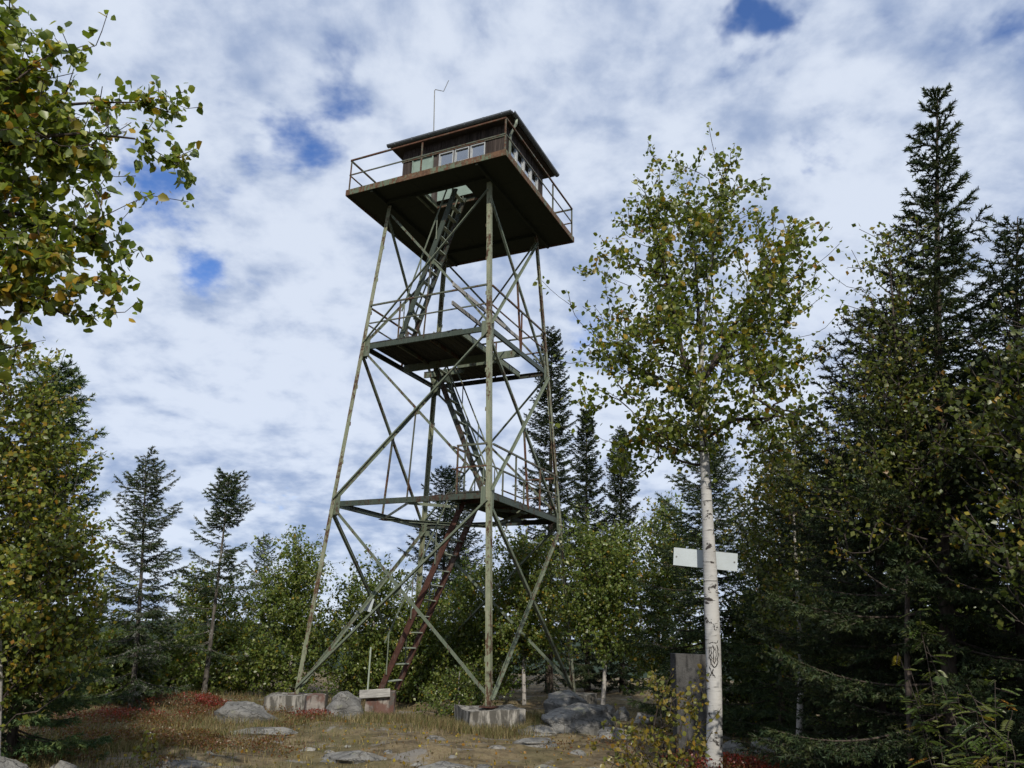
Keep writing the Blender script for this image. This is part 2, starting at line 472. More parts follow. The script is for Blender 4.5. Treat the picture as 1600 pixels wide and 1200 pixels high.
# ------------------------------------------------------------------ the lookout tower
TC = np.array([-1.476, 20.0]); TYAW = 0.346 - math.pi / 4; TZ = -1.341
tower = empty('lookout_tower', (TC[0], TC[1], TZ), TYAW)
tag(tower, 'tall rusty green steel lookout tower with a dark wooden cabin on top', 'lookout tower')
Z1, Z2, Z3, ZD = 4.35, 8.53, 12.74, 12.914
H0, H1, H2, H3, HD = 2.474, 2.177, 1.894, 1.619, 2.464
def hz(z):
    return np.interp(z, [0, Z1, Z2, Z3], [H0, H1, H2, H3])
CORN = {'L': (-1, -1), 'F': (1, -1), 'R': (1, 1), 'B': (-1, 1)}
def node(c, z, inset=0.0):
    sx, sy = CORN[c]; h = float(hz(z)) - inset
    return Vector((sx * h, sy * h, z))
def lprof(a, th):
    return [(0, 0), (a, 0), (a, th), (th, th), (th, a), (0, a)]
def angle_bar(name, p0, p1, a, th, xdir, mat, parent=tower):
    return MB().extrude(p0, p1, lprof(a, th), xdir).build(name, mat, parent)

for c, (sx, sy) in CORN.items():
    mb = MB()
    a, th = 0.112, 0.016
    prof = [(0, 0), (-sx * a, 0), (-sx * a, -sy * th), (-sx * th, -sy * th), (-sx * th, -sy * a), (0, -sy * a)]
    p0, p1 = node(c, 0.0), node(c, Z3 + 0.12)
    if sx * sy < 0:
        prof = prof[::-1]
    mb.add([p + Vector((q[0], q[1], 0)) for p in (p0, p1) for q in prof],
           [(i, (i + 1) % 6, 6 + (i + 1) % 6, 6 + i) for i in range(6)] + [tuple(range(5, -1, -1)), tuple(range(6, 12))])
    leg = mb.build('leg', 'leg_steel', tower)
    # batten plates along the leg, base plate, gussets at the nodes
    for z in (0.9, 1.9, 2.9, 5.4, 6.4, 7.4, 9.5, 10.5, 11.5):
        q = node(c, z)
        MB().box((min(q.x + sx * 0.004, q.x - sx * 0.128), q.y + sy * 0.002 - 0.004, z - 0.05), (max(q.x + sx * 0.004, q.x - sx * 0.128), q.y + sy * 0.002 + 0.004, z + 0.05)).build('splice_plate', 'leg_steel', leg)
    q = node(c, 0)
    MB().box((q.x - 0.15 - sx * 0.05, q.y - 0.15 - sy * 0.05, -0.012), (q.x + 0.15 - sx * 0.05, q.y + 0.15 - sy * 0.05, 0.012)).build('base_plate', 'rust_steel', leg)
    for z in (Z1, Z2):
        q = node(c, z)
        MB().box((q.x - sx * 0.125 - 0.12, q.y - sy * 0.026 - 0.005, z - 0.26), (q.x - sx * 0.125 + 0.12, q.y - sy * 0.026 + 0.005, z + 0.2)).build('gusset', 'green_steel', leg)
        MB().box((q.x - sx * 0.026 - 0.005, q.y - sy * 0.125 - 0.12, z - 0.26), (q.x - sx * 0.026 + 0.005, q.y - sy * 0.125 + 0.12, z + 0.2)).build('gusset', 'green_steel', leg)

FACES = [('L', 'F', (0, -1, 0)), ('F', 'R', (1, 0, 0)), ('R', 'B', (0, 1, 0)), ('B', 'L', (-1, 0, 0))]
for fi, (a, b, nrm) in enumerate(FACES):
    nv = Vector(nrm)
    for zi, (za, zb) in enumerate(((0.12, Z1), (Z1, Z2), (Z2, Z3))):
        za_, zb_ = za + (0.0 if zi == 0 else 0.10), zb - 0.14
        w_ = (0.072, 0.064, 0.06)[zi]
        pA0, pB1 = node(a, za_, 0.05), node(b, zb_, 0.05)
        pB0, pA1 = node(b, za_, 0.05), node(a, zb_, 0.05)
        off = nv * 0.045
        angle_bar('brace', pA0 + off, pB1 + off, w_, 0.012, Vector((0, 0, 1)), 'green_steel')
        angle_bar('brace', pB0 - nv * 0.01, pA1 - nv * 0.01, w_, 0.012, Vector((0, 0, 1)), 'green_steel')
        wa, wb = float(hz(za_)), float(hz(zb_))
        xp = pA0.lerp(pB1, wa / (wa + wb)) + nv * 0.018
        ex_ = Vector((abs(nv.y), abs(nv.x), 0)) * 0.085 + Vector((0, 0, 0.085)) + Vector((abs(nv.x), abs(nv.y), 0)) * 0.005
        MB().box(xp - ex_, xp + ex_).build('gusset', 'green_steel', tower)
        if zi > 0:   # thin hanger from the crossing down to the girder
            ra = (zb_ - za_)
            wa, wb = float(hz(za_)), float(hz(zb_))
            s = wa / (wa + wb)
            cz = za_ + s * ra
            top = pA0.lerp(pB1, s)
            bot = node(a, za, 0.0).lerp(node(b, za, 0.0), 0.5)
            angle_bar('hanger', top, bot - nv * 0.04, 0.045, 0.008, nv, 'rail_steel')
    # girders at the two levels, their shade painted in as a darker green
    for z in (Z1, Z2):
        p0, p1 = node(a, z, 0.03), node(b, z, 0.03)
        d = (p1 - p0).normalized() * 0.14
        mb = MB().extrude(p0 + d, p1 - d, [(0.065, 0), (0.065, -0.06), (0.054, -0.06), (0.054, -0.011), (-0.054, -0.011), (-0.054, -0.06), (-0.065, -0.06), (-0.065, 0)], (0, 0, 1))
        mb.build('girder', 'shaded_dark_green', tower)
# plan bracing at level one: a diamond between the girder midpoints
mids = [Vector((0, -H1 + 0.05, Z1 - 0.04)), Vector((H1 - 0.05, 0, Z1 - 0.04)), Vector((0, H1 - 0.05, Z1 - 0.04)), Vector((-H1 + 0.05, 0, Z1 - 0.04))]
for i in range(4):
    angle_bar('plan_brace', mids[i], mids[(i + 1) % 4], 0.07, 0.01, (0, 0, -1), 'green_steel')
MB().box((-H1 - 0.02, -0.09, Z1 - 0.09), (-H1 + 0.16, 0.09, Z1 - 0.075)).build('gusset', 'rust_steel', tower)

def platform(x0, x1, y0, y1, z, name='platform', notch=None):
    """planks along y on edge beams"""
    root = bpy.data.objects.new(name, None); link(root, tower)
    wd = 0.148
    n = int(round((x1 - x0) / wd))
    wd = (x1 - x0) / n
    protos = {}
    for i in range(n):
        xa = x0 + i * wd
        ya = y0
        if notch and xa + wd <= notch[0]:
            ya = notch[1]
        me = protos.get(ya)
        if me is None:
            o = MB().box((0.006, ya, 0), (wd - 0.006, y1, 0.035)).build('plank', 'plank', root)
            protos[ya] = o.data
        else:
            o = link(bpy.data.objects.new('plank', me), root)
        o.location = (xa, rng.normal() * 0.012, z + rng.normal() * 0.003)
    return root
def beam(parent, p0, p1, hgt=0.15, th=0.05, mat='green_steel', name='edge_beam'):
    return MB().extrude(p0, p1, [(0, -th / 2), (-hgt, -th / 2), (-hgt, th / 2), (0, th / 2)], (0, 0, 1)).build(name, mat, parent)

# level one: a strip along one side; level two: a wide slab and a rear strip
pf1 = platform(1.0, H1 - 0.10, -H1 + 0.12, H1 - 0.12, Z1 + 0.095)
beam(pf1, (1.03, -H1 + 0.15, Z1 + 0.09), (1.03, H1 - 0.15, Z1 + 0.09), 0.13)
for y in (-1.2, 0.0, 1.2):
    beam(pf1, (1.06, y, Z1 + 0.088), (H1 - 0.12, y, Z1 + 0.088), 0.08, 0.04, 'rail_steel', 'joist')
pf2 = platform(-H2 + 0.12, 1.05, -H2 + 0.10, 0.02, Z2 + 0.095)
beam(pf2, (1.02, -H2 + 0.13, Z2 + 0.09), (1.02, H2 - 0.13, Z2 + 0.09), 0.13)
beam(pf2, (-H2 + 0.12, 0.0, Z2 + 0.088), (H2 - 0.05, 0.0, Z2 + 0.088), 0.20, 0.06)
for x in (-0.95, 0.05):
    beam(pf2, (x, -H2 + 0.13, Z2 + 0.086), (x, -0.05, Z2 + 0.086), 0.09, 0.04, 'rail_steel', 'joist')
pf2b = platform(-H2 + 0.30, 1.05, 0.36, H2 - 0.10, Z2 + 0.095, notch=(-0.28, 0.78))
beam(pf2b, (-0.25, 0.39, Z2 + 0.088), (1.0, 0.39, Z2 + 0.088), 0.14)
beam(pf2b, (-H2 + 0.3, 0.81, Z2 + 0.088), (-0.28, 0.81, Z2 + 0.088), 0.14)

def railing(pts, z, hgt, posts, mid=True, parent=tower, ends=True, r=0.021):
    rl = bpy.data.objects.new('railing', None); link(rl, parent)
    for k, zz in enumerate((hgt, hgt * 0.52) if mid else (hgt,)):
        for p, q in zip(pts[:-1], pts[1:]):
            MB().extrude((p[0], p[1], z + zz), (q[0], q[1], z + zz), [(-r, -r), (r, -r), (r, r), (-r, r)] if k == 0 else [(-r * .8, -r * .6), (r * .8, -r * .6), (r * .8, r * .6), (-r * .8, r * .6)], (0, 0, 1)).build('rail', 'rail_steel', rl)
    for p in posts:
        MB().extrude((p[0], p[1], z - 0.05), (p[0], p[1], z + hgt - 0.022), lprof(0.05, 0.008), (1, 0, 0)).build('post', 'rail_steel', rl)
    return rl
h = H1 - 0.03
railing([(1.27, -h), (h - 0.1, -h)], Z1 + 0.11, 1.08, [(1.27, -h)])
railing([(h, -h + 0.12), (h, h - 0.12)], Z1 + 0.11, 1.08, [(h - 0.03, -0.75), (h - 0.03, 0.75)])
railing([(h - 0.1, h), (1.05, h)], Z1 + 0.11, 1.08, [(1.05, h - 0.03)])
railing([(1.05, h - 0.06), (1.05, 0.75)], Z1 + 0.11, 1.08, [(1.05, 0.75)])
railing([(1.14, -h + 0.05), (1.14, -1.55)], Z1 + 0.11, 1.08, [(1.14, -1.55)])
h = H2 - 0.05
railing([(-h + 0.1, -h), (h - 0.1, -h)], Z2 + 0.11, 1.08, [(-0.85, -h + 0.03)])
railing([(h, -h + 0.1), (h, h - 0.1)], Z2 + 0.11, 1.08, [(h - 0.04, 0.1)])
railing([(h - 0.1, h), (-h + 0.1, h)], Z2 + 0.11, 1.08, [(0.2, h - 0.03)])
railing([(-h, h - 0.1), (-h, -h + 0.1)], Z2 + 0.11, 1.08, [(-h + 0.03, 0.1)])
for zz, y1 in ((0.96, 1.55), (0.46, -0.05)):
    MB().extrude((1.09, -2.40, Z2 + 0.11 + zz), (1.09, y1, Z2 + 0.11 + zz), [(-0.05, -0.022), (0.05, -0.022), (0.05, 0.022), (-0.05, 0.022)], (0, 0, 1)).build('guard_rail', 'grey_plank', tower)
MB().extrude((1.05, -0.1, Z2 + 0.1), (1.05, -0.1, Z2 + 1.12), lprof(0.05, 0.008), (1, 0, 0)).build('post', 'rail_steel', tower)

def ladder(u0, z0, u1, z1, v0, v1, mat, step, rails, rail_h=0.85, name='ladder', over=0.0):
    ld = bpy.data.objects.new(name, None); link(ld, tower)
    a, b = Vector((u0, 0, z0)), Vector((u1, 0, z1))
    d = (b - a).normalized()
    for v in (v0, v1):
        o = Vector((0, v, 0))
        MB().extrude(a + o, b + o + d * over, [(-0.07, -0.02), (0.07, -0.02), (0.07, 0.02), (-0.07, 0.02)], (1, 0, 0)).build('stringer', mat, ld)
    n = int((z1 - z0) / step)
    pr = None
    for i in range(n):
        s = (i + 0.6) / n
        p = a.lerp(b, s)
        if pr is None:
            o = MB().box((-0.055, v0 + 0.021, -0.011), (0.055, v1 - 0.021, 0.011)).build('tread', 'tread_steel', ld); pr = o.data
        else:
            o = link(bpy.data.objects.new('tread', pr), ld)
        o.location = p
        o.rotation_euler = (rng.normal() * 0.015, rng.normal() * 0.05, 0)
    side = Vector((-1 if u1 > u0 else 1, 0, 0))
    for v in (rails if hasattr(rails, '__len__') else ()):
        o = Vector((0, v, 0)) + Vector((0, 0, rail_h))
        hr = MB().tube([a.lerp(b, 0.03) + o, b + o + d * 0.1], 0.022, 6).build('handrail', 'green_steel', ld)
        for s in (0.08, 0.37, 0.66, 0.95):
            p = a.lerp(b, s) + Vector((0, v, 0))
            MB().tube([p, p + Vector((0, 0, rail_h))], 0.016, 5).build('rail_post', 'green_steel', ld)
    return ld
# local z = world z + 1.341
ladder(-0.86, 0.12, 1.10, Z1 + 0.02, -1.42, -0.74, 'rust_steel', 0.345, (-1.47, -0.69), 0.9)
ladder(1.02, Z1 + 0.13, -0.83, Z2 + 0.06, 0.06, 0.62, 'shaded_dark_green', 0.30, (0.02, 0.66), 0.85)
ladder(-0.98, Z2 + 0.13, 0.50, ZD + 0.05, -1.52, -1.0, 'shaded_dark_green', 0.30, (-1.56, -0.96), 0.75)

# ---- top deck
dk = bpy.data.objects.new('deck', None); link(dk, tower)
HX0, HX1, HY0, HY1 = -0.42, 0.84, -1.66, -0.90     # hatch opening
zt = ZD + 0.15
e = HD - 0.03
plates = [(-e, HX0, -e, e), (HX1, e, -e, e), (HX0, HX1, -e, HY0), (HX0, HX1, HY1, e)]
for x0, x1, y0, y1 in plates:
    ys = np.linspace(y0, y1, max(1, int(round((y1 - y0) / 1.2))) + 1)
    for ya, yb in zip(ys[:-1], ys[1:]):
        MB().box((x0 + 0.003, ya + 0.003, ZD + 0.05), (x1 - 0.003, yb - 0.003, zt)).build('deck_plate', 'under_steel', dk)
for i, (p, q) in enumerate((((-HD, -HD), (HD, -HD)), ((HD, -HD + .02), (HD, HD)), ((HD - .02, HD), (-HD, HD)), ((-HD, HD - .02), (-HD, -HD + .02)))):
    MB().extrude((p[0], p[1], zt + 0.02), (q[0], q[1], zt + 0.02), [(0, -0.012), (-0.172, -0.012), (-0.172, 0.012), (0, 0.012)], (0, 0, 1)).build('fascia', 'fascia_steel', dk)
for x in (-1.62, 1.62):
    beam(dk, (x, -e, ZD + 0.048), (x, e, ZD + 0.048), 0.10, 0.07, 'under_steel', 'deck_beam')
for y in (-1.72, 1.62):
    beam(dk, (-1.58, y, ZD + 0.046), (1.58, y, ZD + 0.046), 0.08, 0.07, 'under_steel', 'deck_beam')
for y in (HY0 - 0.02, HY1 + 0.02):
    beam(dk, (HX0 - 0.04, y, ZD + 0.10), (HX1 + 0.04, y, ZD + 0.10), 0.10, 0.03, 'rail_steel', 'hatch_edge')
beam(dk, (HX0 - 0.02, HY0, ZD + 0.10), (HX0 - 0.02, HY1, ZD + 0.10), 0.10, 0.03, 'green_steel', 'hatch_edge')
MB().box((HX0 + 0.02, -0.99, zt + 0.02), (HX1 - 0.05, -0.965, zt + 0.98)).build('hatch_lid', 'pale_green', dk)
MB().box((-0.62, -1.72, ZD - 0.06), (-0.57, -0.78, ZD - 0.02)).build('hatch_bar', 'green_steel', dk)
h = HD - 0.04
railing([(-h, -h), (h, -h)], zt, 1.0, [(-h, -h), (-0.10, -h), (h - 0.03, -h)], parent=tower)
railing([(h, -h), (h, h)], zt, 1.0, [(h - 0.04, 0.85), (h - 0.03, h - 0.03)])
railing([(h, h), (-h, h)], zt, 1.0, [(0, h - 0.03), (-h, h - 0.03)])
railing([(-h, h), (-h, -h)], zt, 1.0, [(-h, 0)])

# ---- cabin
cb = bpy.data.objects.new('cabin', None); link(cb, tower)
CX0, CX1, CY0, CY1 = -1.66, 1.70, -0.95, 1.70
CZ0, CZ1 = zt + 0.005, zt + 2.03
def facade(axis, plane, lo, hi, outward, openings):
    """vertical boards on one wall; openings (a0,a1,z0,z1,kind) measured along the wall"""
    wd = 0.128
    n = int(round((hi - lo) / wd)); wd = (hi - lo) / n
    def bx(a0, a1, d0, d1, z0, z1):
        dd = sorted((plane + outward * d0, plane + outward * d1))
        return ((a0, dd[0], z0), (a1, dd[1], z1)) if axis == 'x' else ((dd[0], a0, z0), (dd[1], a1, z1))
    def segs(a0, a1):
        s = [(CZ0, CZ1)]
        for o in openings:
            if a1 > o[0] + 0.004 and a0 < o[1] - 0.004:
                s = [q for p in s for q in ((p[0], min(p[1], o[2])), (max(p[0], o[3]), p[1])) if q[1] - q[0] > 0.02]
        return s
    cuts = sorted({lo, hi, *[q for o in openings for q in o[:2]], *[lo + i * wd for i in range(1, n)]})
    for i in range(n):
        a0, a1 = lo + i * wd, lo + (i + 1) * wd
        sub = [c for c in cuts if a0 + 0.012 < c < a1 - 0.012 and any(abs(c - q) < 1e-6 for o in openings for q in o[:2])]
        xs = [a0] + sub + [a1]
        for b0, b1 in zip(xs[:-1], xs[1:]):
            for z0, z1 in segs(b0, b1):
                dj = rng.uniform(0, 0.006)
                MB().box(*bx(b0 + 0.005, b1 - 0.005, 0.0, 0.024 + dj, z0, z1)).build('board', 'board', cb)
    # lining behind the boards
    for b0, b1 in zip(cuts[:-1], cuts[1:]):
        pass
    mb = MB()
    xs = sorted({lo, hi, *[q for o in openings for q in o[:2]]})
    for b0, b1 in zip(xs[:-1], xs[1:]):
        for z0, z1 in segs(b0, b1):
            mb.box(*bx(b0, b1, -0.06, -0.002, z0, z1))
    mb.build('wall_lining', 'inside', cb)
    for a0, a1, z0, z1, kind in openings:
        fm = MB()
        fw = 0.032
        fm.box(*bx(a0, a0 + fw, -0.05, 0.04, z0, z1)); fm.box(*bx(a1 - fw, a1, -0.05, 0.04, z0, z1))
        fm.box(*bx(a0 + fw, a1 - fw, -0.05, 0.04, z0, z0 + fw)); fm.box(*bx(a0 + fw, a1 - fw, -0.05, 0.04, z1 - fw, z1))
        wn = fm.build('door' if kind == 'door' else 'window_frame', 'pale_green' if kind == 'door' else 'white_frame', cb)
        if kind == 'door':
            MB().box(*bx(a0 + fw, a1 - fw, -0.02, 0.01, z0 + fw, z1 - fw)).build('door_panel', 'pale_green', cb)
        elif kind == 'window':
            MB().box(*bx(a0 + fw, a1 - fw, -0.012, -0.004, z0 + fw, z1 - fw)).build('pane', 'glass', cb)
        elif kind == 'ajar':
            MB().box(*bx(a0 + fw, a1 - fw, -0.012, -0.004, z0 + 0.55 * (z1 - z0), z1 - fw)).build('pane', 'glass', cb)
            MB().box(*bx(a0 + fw, a1 - fw, -0.03, 0.03, z0 + 0.52 * (z1 - z0), z0 + 0.56 * (z1 - z0))).build('transom', 'white_frame', cb)
WZ0, WZ1 = zt + 0.70, zt + 1.60
facade('x', CY0, CX0, CX1, -1, [(-1.33, -0.62, zt + 0.02, zt + 1.72, 'door'), (-0.42, 0.06, WZ0, WZ1, 'window'), (0.10, 0.57, WZ0, WZ1, 'ajar'), (0.61, 1.08, WZ0, WZ1, 'window')])
facade('y', CX1, CY0, CY1, 1, [(-0.76, -0.26, WZ0, WZ1 + .1, 'window'), (-0.24, 0.26, WZ0, WZ1 + .1, 'window'), (0.28, 0.78, WZ0, WZ1 + .1, 'window'), (0.80, 1.30, WZ0, WZ1 + .1, 'window')])
facade('x', CY1, CX0, CX1, 1, [(-0.9, -0.3, WZ0, WZ1, 'window'), (0.3, 0.9, WZ0, WZ1, 'window')])
facade('y', CX0, CY0, CY1, -1, [(0.2, 0.9, WZ0, WZ1, 'window')])
MB().box((CX0 - 0.03, CY0 - 0.055, WZ1 + 0.01), (CX1 + 0.03, CY0 - 0.034, WZ1 + 0.07)).build('trim', 'rail_steel', cb)
# opened sash leaning out of the middle window
s = bpy.data.objects.new('open_sash', MB().box((-0.22, -0.012, -0.36), (-0.18, 0.012, 0)).box((0.18, -0.012, -0.36), (0.22, 0.012, 0)).box((-0.18, -0.012, -0.36), (0.18, 0.012, -0.32)).box((-0.18, -0.012, -0.04), (0.18, 0.012, 0)).build('tmp_sash', 'white_frame', cb).data)
bpy.data.objects.remove(bpy.data.objects['tmp_sash'])
link(s, cb); s.location = (0.335, CY0 - 0.05, WZ0 + 0.40); s.rotation_euler = (R_(-28), 0, 0)
# floor, ceiling, roof
MB().box((CX0 + 0.06, CY0 + 0.06, CZ1 - 0.05), (CX1 - 0.06, CY1 - 0.06, CZ1 - 0.02)).build('ceiling', 'inside', cb)
ov = 0.30
rx0, rx1, ry0, ry1 = CX0 - ov, CX1 + ov, CY0 - ov, CY1 + ov
rf = MB()
z0, z1 = CZ1, CZ1 + 0.06
rf.box((rx0, ry0, z0), (rx1, ry1, z1)).build('soffit', 'soffit', cb)
rm = MB()
ridge = z1 + 0.50
mx_, my_ = (rx0 + rx1) / 2, (ry0 + ry1) / 2
o_ = 0.05
rm.add([(rx0 - o_, ry0 - o_, z1 + 0.01), (rx1 + o_, ry0 - o_, z1 + 0.01), (rx1 + o_, ry1 + o_, z1 + 0.01), (rx0 - o_, ry1 + o_, z1 + 0.01),
        (rx0 - o_, ry0 - o_, z1 + 0.05), (rx1 + o_, ry0 - o_, z1 + 0.05), (rx1 + o_, ry1 + o_, z1 + 0.05), (rx0 - o_, ry1 + o_, z1 + 0.05),
        (mx_ - 0.4, my_, ridge), (mx_ + 0.4, my_, ridge)],
       [(0, 3, 2, 1), (0, 1, 5, 4), (1, 2, 6, 5), (2, 3, 7, 6), (3, 0, 4, 7), (4, 5, 9, 8), (5, 6, 9), (6, 7, 8, 9), (7, 4, 8)])
rm.build('roof', 'roofing', cb)
# gutters with brackets and a downpipe
gz_ = z1 - 0.035
def halfround(r, n=7):
    o = [(-r * math.sin(math.pi * k / (n - 1)), -r * math.cos(math.pi * k / (n - 1))) for k in range(n)]
    i = [((-r + 0.008) * math.sin(math.pi * k / (n - 1)), (-r + 0.008) * math.cos(math.pi * k / (n - 1))) for k in range(n)][::-1]
    return o + i
for p, q in (((rx0 - .06, ry0 - .065), (rx1 + .06, ry0 - .065)), ((rx1 + .065, ry0 - .06), (rx1 + .065, ry1 + .06))):
    MB().extrude((p[0], p[1], gz_ + 0.05), (q[0], q[1], gz_ + 0.05), halfround(0.078), (0, 0, 1)).build('gutter', 'gutter', cb)
    for k in range(7):
        c_ = Vector((*p, gz_)).lerp(Vector((*q, gz_)), (k + 0.5) / 7)
        MB().box((c_.x - 0.012, c_.y - 0.075, gz_ - 0.02), (c_.x + 0.012, c_.y + 0.075, gz_ + 0.062)).build('gutter_bracket', 'gutter', cb)
dp = [(rx1 + .06, ry0 + 0.22, gz_ - 0.02), (rx1 + .06, ry0 + 0.22, gz_ - 0.16), (CX1 + 0.09, ry0 + 0.42, gz_ - 0.32), (CX1 + 0.09, ry0 + 0.42, CZ0 + 0.1)]
MB().tube(dp, 0.042, 8).build('downpipe', 'tread_steel', cb, True)
# vent cowl and bent antenna
MB().add([(-1.25, -0.95, z1), (-0.85, -0.95, z1), (-0.85, -0.6, z1), (-1.25, -0.6, z1), (-1.05, -0.95, z1 + 0.20), (-1.05, -0.6, z1 + 0.20)], [(0, 1, 4), (1, 2, 5, 4), (2, 3, 5), (3, 0, 4, 5), (0, 3, 2, 1)]).build('roof_vent', 'roofing', cb)
az0 = 14.2 - TZ
MB().tube([(-0.95, -0.5, az0), (-1.03, -0.5, 16.10 - TZ), (-1.0, -0.5, 16.13 - TZ), (-0.70, -0.5, 15.97 - TZ), (-0.54, -0.5, 16.33 - TZ)], [0.017, 0.015, 0.013, 0.012, 0.010], 6).build('antenna', 'antenna', cb)

# small plate hanging in the bracing
pl_ = MB().box((-0.09, -0.006, -0.17), (0.09, 0.006, 0.17)).build('warning_plate', 'sign_white', tower)
pl_.location = (-2.28, -0.09, 2.06); pl_.rotation_euler = (0.1, 0.25, TYAW * -1)

# ------------------------------------------------------------------ concrete footings
def rough_block(name, size, mat, seed, amp=0.03, parent=None, sub=7):
    """box with worn, uneven faces"""
    n = sub
    g = np.linspace(-0.5, 0.5, n)
    V, F = [], []
    for ax in range(3):
        for s_ in (-0.5, 0.5):
            a, b = np.meshgrid(g, g, indexing='ij')
            P = np.zeros((n * n, 3)); o2 = [k for k in range(3) if k != ax]
            P[:, ax] = s_; P[:, o2[0]] = a.ravel(); P[:, o2[1]] = b.ravel()
            k = sum(len(v) for v in V)
            i = (np.arange(n - 1)[:, None] * n + np.arange(n - 1)).ravel() + k
            q = np.stack([i, i + n, i + n + 1, i + 1], 1)
            if (s_ > 0) == (ax == 1):
                q = q[:, ::-1]
            V.append(P); F.append(q)
    V = np.vstack(V) * np.array(size)
    V = V + amp * np.stack([smooth_noise(V + 5, seed + j, 4.0) for j in range(3)], 1)
    return mesh_np(name, V, np.vstack(F), mat, parent)

def tw(u, v, z):
    c_, s_ = math.cos(TYAW), math.sin(TYAW)
    return np.array([TC[0] + u * c_ - v * s_, TC[1] + u * s_ + v * c_, z])
foot_spec = [('L', (1.25, 0.85, 0.66), 'concrete', 'worn grey concrete footing under the leg beside the sloping grey boulder', (0.05, 0.05)),
             ('F', (1.15, 1.15, 0.44), 'concrete', 'wide flat concrete footing under the nearest tower leg, grass round it', (0, 0)),
             ('R', (0.8, 0.8, 0.5), 'concrete', 'concrete footing under the tower leg behind the big boulders', (0, 0)),
             ('B', (0.8, 0.8, 0.5), 'concrete', 'concrete footing under the rear tower leg behind the ladder', (0, 0))]
for i, (c, sz, mt, lb, of) in enumerate(foot_spec):
    q = node(c, 0)
    p = tw(q.x + of[0], q.y + of[1], TZ - 0.012 - sz[2] / 2)
    o = rough_block('concrete_footing', sz, mt, 20 + i, 0.045, None, 12)
    o.location = p; o.rotation_euler = (0, 0, TYAW + (0.45 if c == 'L' else 0.75 if c == 'F' else 0.0))
    tag(o, lb, 'footing', 'concrete footings of the tower')
o = rough_block('concrete_block', (0.42, 0.5, 0.48), 'red_concrete', 41, 0.05, None, 10)
q = spot(496, 18.5); o.location = (q[0], q[1], q[2] + 0.2); o.rotation_euler = (0, 0, 0.3)
tag(o, 'reddish concrete block beside the worn grey tower footing', 'concrete block')
# ladder foundation with a plank on it
lf = tw(-0.86, -1.3, 0)
o = rough_block('ladder_foundation', (0.62, 0.85, 0.50), 'red_concrete', 43, 0.045, None, 12)
o.location = (lf[0] - 0.05, lf[1], TZ - 0.16); o.rotation_euler = (0, 0, 0.12)
tag(o, 'whitewashed concrete pier with reddish stains under the foot of the ladder', 'concrete pier')
o = MB().box((-0.34, -0.09, -0.035), (0.34, 0.09, 0.035)).build('loose_plank', 'grey_plank')
o.location = (lf[0] - 0.12, lf[1] - 0.47, TZ + 0.06); o.rotation_euler = (R_(70), R_(-4), R_(8))
tag(o, 'weathered grey plank on the edge of the pier under the ladder', 'plank')
o = MB().tube([(0, 0, 0), (0.0, 0, 1.25)], 0.02, 6).build('handrail_pole', 'tread_steel')
o.location = (lf[0] - 0.30, lf[1] - 0.40, TZ - 0.2); tag(o, 'thin pale upright pole beside the foot of the ladder', 'pole')

# standing slab behind the birch
sl = spot(1083, 12.6)
o = rough_block('concrete_slab', (0.66, 0.16, 1.60), 'shaded_concrete', 51, 0.008)
o.location = (sl[0], sl[1], sl[2] + 0.70); o.rotation_euler = (R_(2), R_(0.5), R_(-12))
tag(o, 'shade-darkened upright concrete slab standing behind the birch trunk', 'concrete slab')

# ------------------------------------------------------------------ rocks
def icosphere(n=3):
    import bmesh
    bm = bmesh.new(); bmesh.ops.create_icosphere(bm, subdivisions=n, radius=1)
    V = np.array([v.co[:] for v in bm.verts]); F = np.array([[v.index for v in f.verts] for f in bm.faces]); bm.free()
    return V, F
ICO4, ICO3 = icosphere(4), icosphere(3)
def rock(px, dist, size, mat, label, seed, group, sink=0.35, py=1100, rz=0.0, zoff=0.0, fine=True):
    V, F = ICO4 if fine else ICO3
    V = V.copy()
    r = np.random.default_rng(seed)
    V = V * (1 + 0.22 * smooth_noise(V, seed, 1.6))[:, None]
    for _ in range(14):      # planar cuts make faceted, ice-worn faces
        nrm = r.normal(size=3); nrm[2] = abs(nrm[2]) * 0.9; nrm /= np.linalg.norm(nrm)
        d = V @ nrm; lim = r.uniform(0.45, 0.8)
        V -= np.clip(d - lim, 0, None)[:, None] * nrm * 0.97
    bed = V @ np.array([0.25, 0.2, 0.95])           # thin ledges along the bedding
    V[:, :2] *= (1 + 0.06 * np.sign(np.sin(bed * 11 + seed)) * (np.abs(np.sin(bed * 11 + seed)) > 0.5))[:, None]
    V = V * (1 + 0.05 * smooth_noise(V, seed + 1, 8.0) + 0.03 * smooth_noise(V, seed + 2, 22.0))[:, None]
    V = V * np.array(size)
    o = mesh_np('rock', V, F, mat, None, False)
    p = spot(px, dist, py)
    o.location = (p[0], p[1], p[2] + size[2] * (1 - 2 * sink) + zoff)
    o.rotation_euler = (0, 0, rz)
    tag(o, label, 'rock', group)
    return o
BR, SR = 'boulders by the tower footings', 'small stones lying in the heath'
rock(375, 17.9, (0.72, 0.6, 0.40), 'rock', 'low lichen-spotted boulder against the worn grey footing', 1, BR, 0.30, rz=0.4)
rock(541, 18.1, (0.62, 0.7, 0.52), 'rock', 'dark grey cracked boulder between the reddish block and the ladder pier', 2, BR, 0.30, rz=1.0)
rock(885, 17.2, (0.55, 0.6, 0.50), 'rock', 'rounded grey boulder under the far tower leg, pale cracked face', 3, BR, 0.28, rz=0.2)
rock(920, 16.3, (0.85, 0.75, 0.55), 'rock', 'big sloping grey boulder, largest of those beside the tower', 4, BR, 0.36, rz=2.0)
rock(955, 15.2, (0.55, 0.4, 0.22), 'rock', 'low flat rock in front of the big sloping boulder', 5, BR, 0.40, rz=0.4)
rock(950, 17.6, (0.22, 0.2, 0.2), 'rock', 'small grey stone behind the big sloping boulder', 6, BR, 0.25)
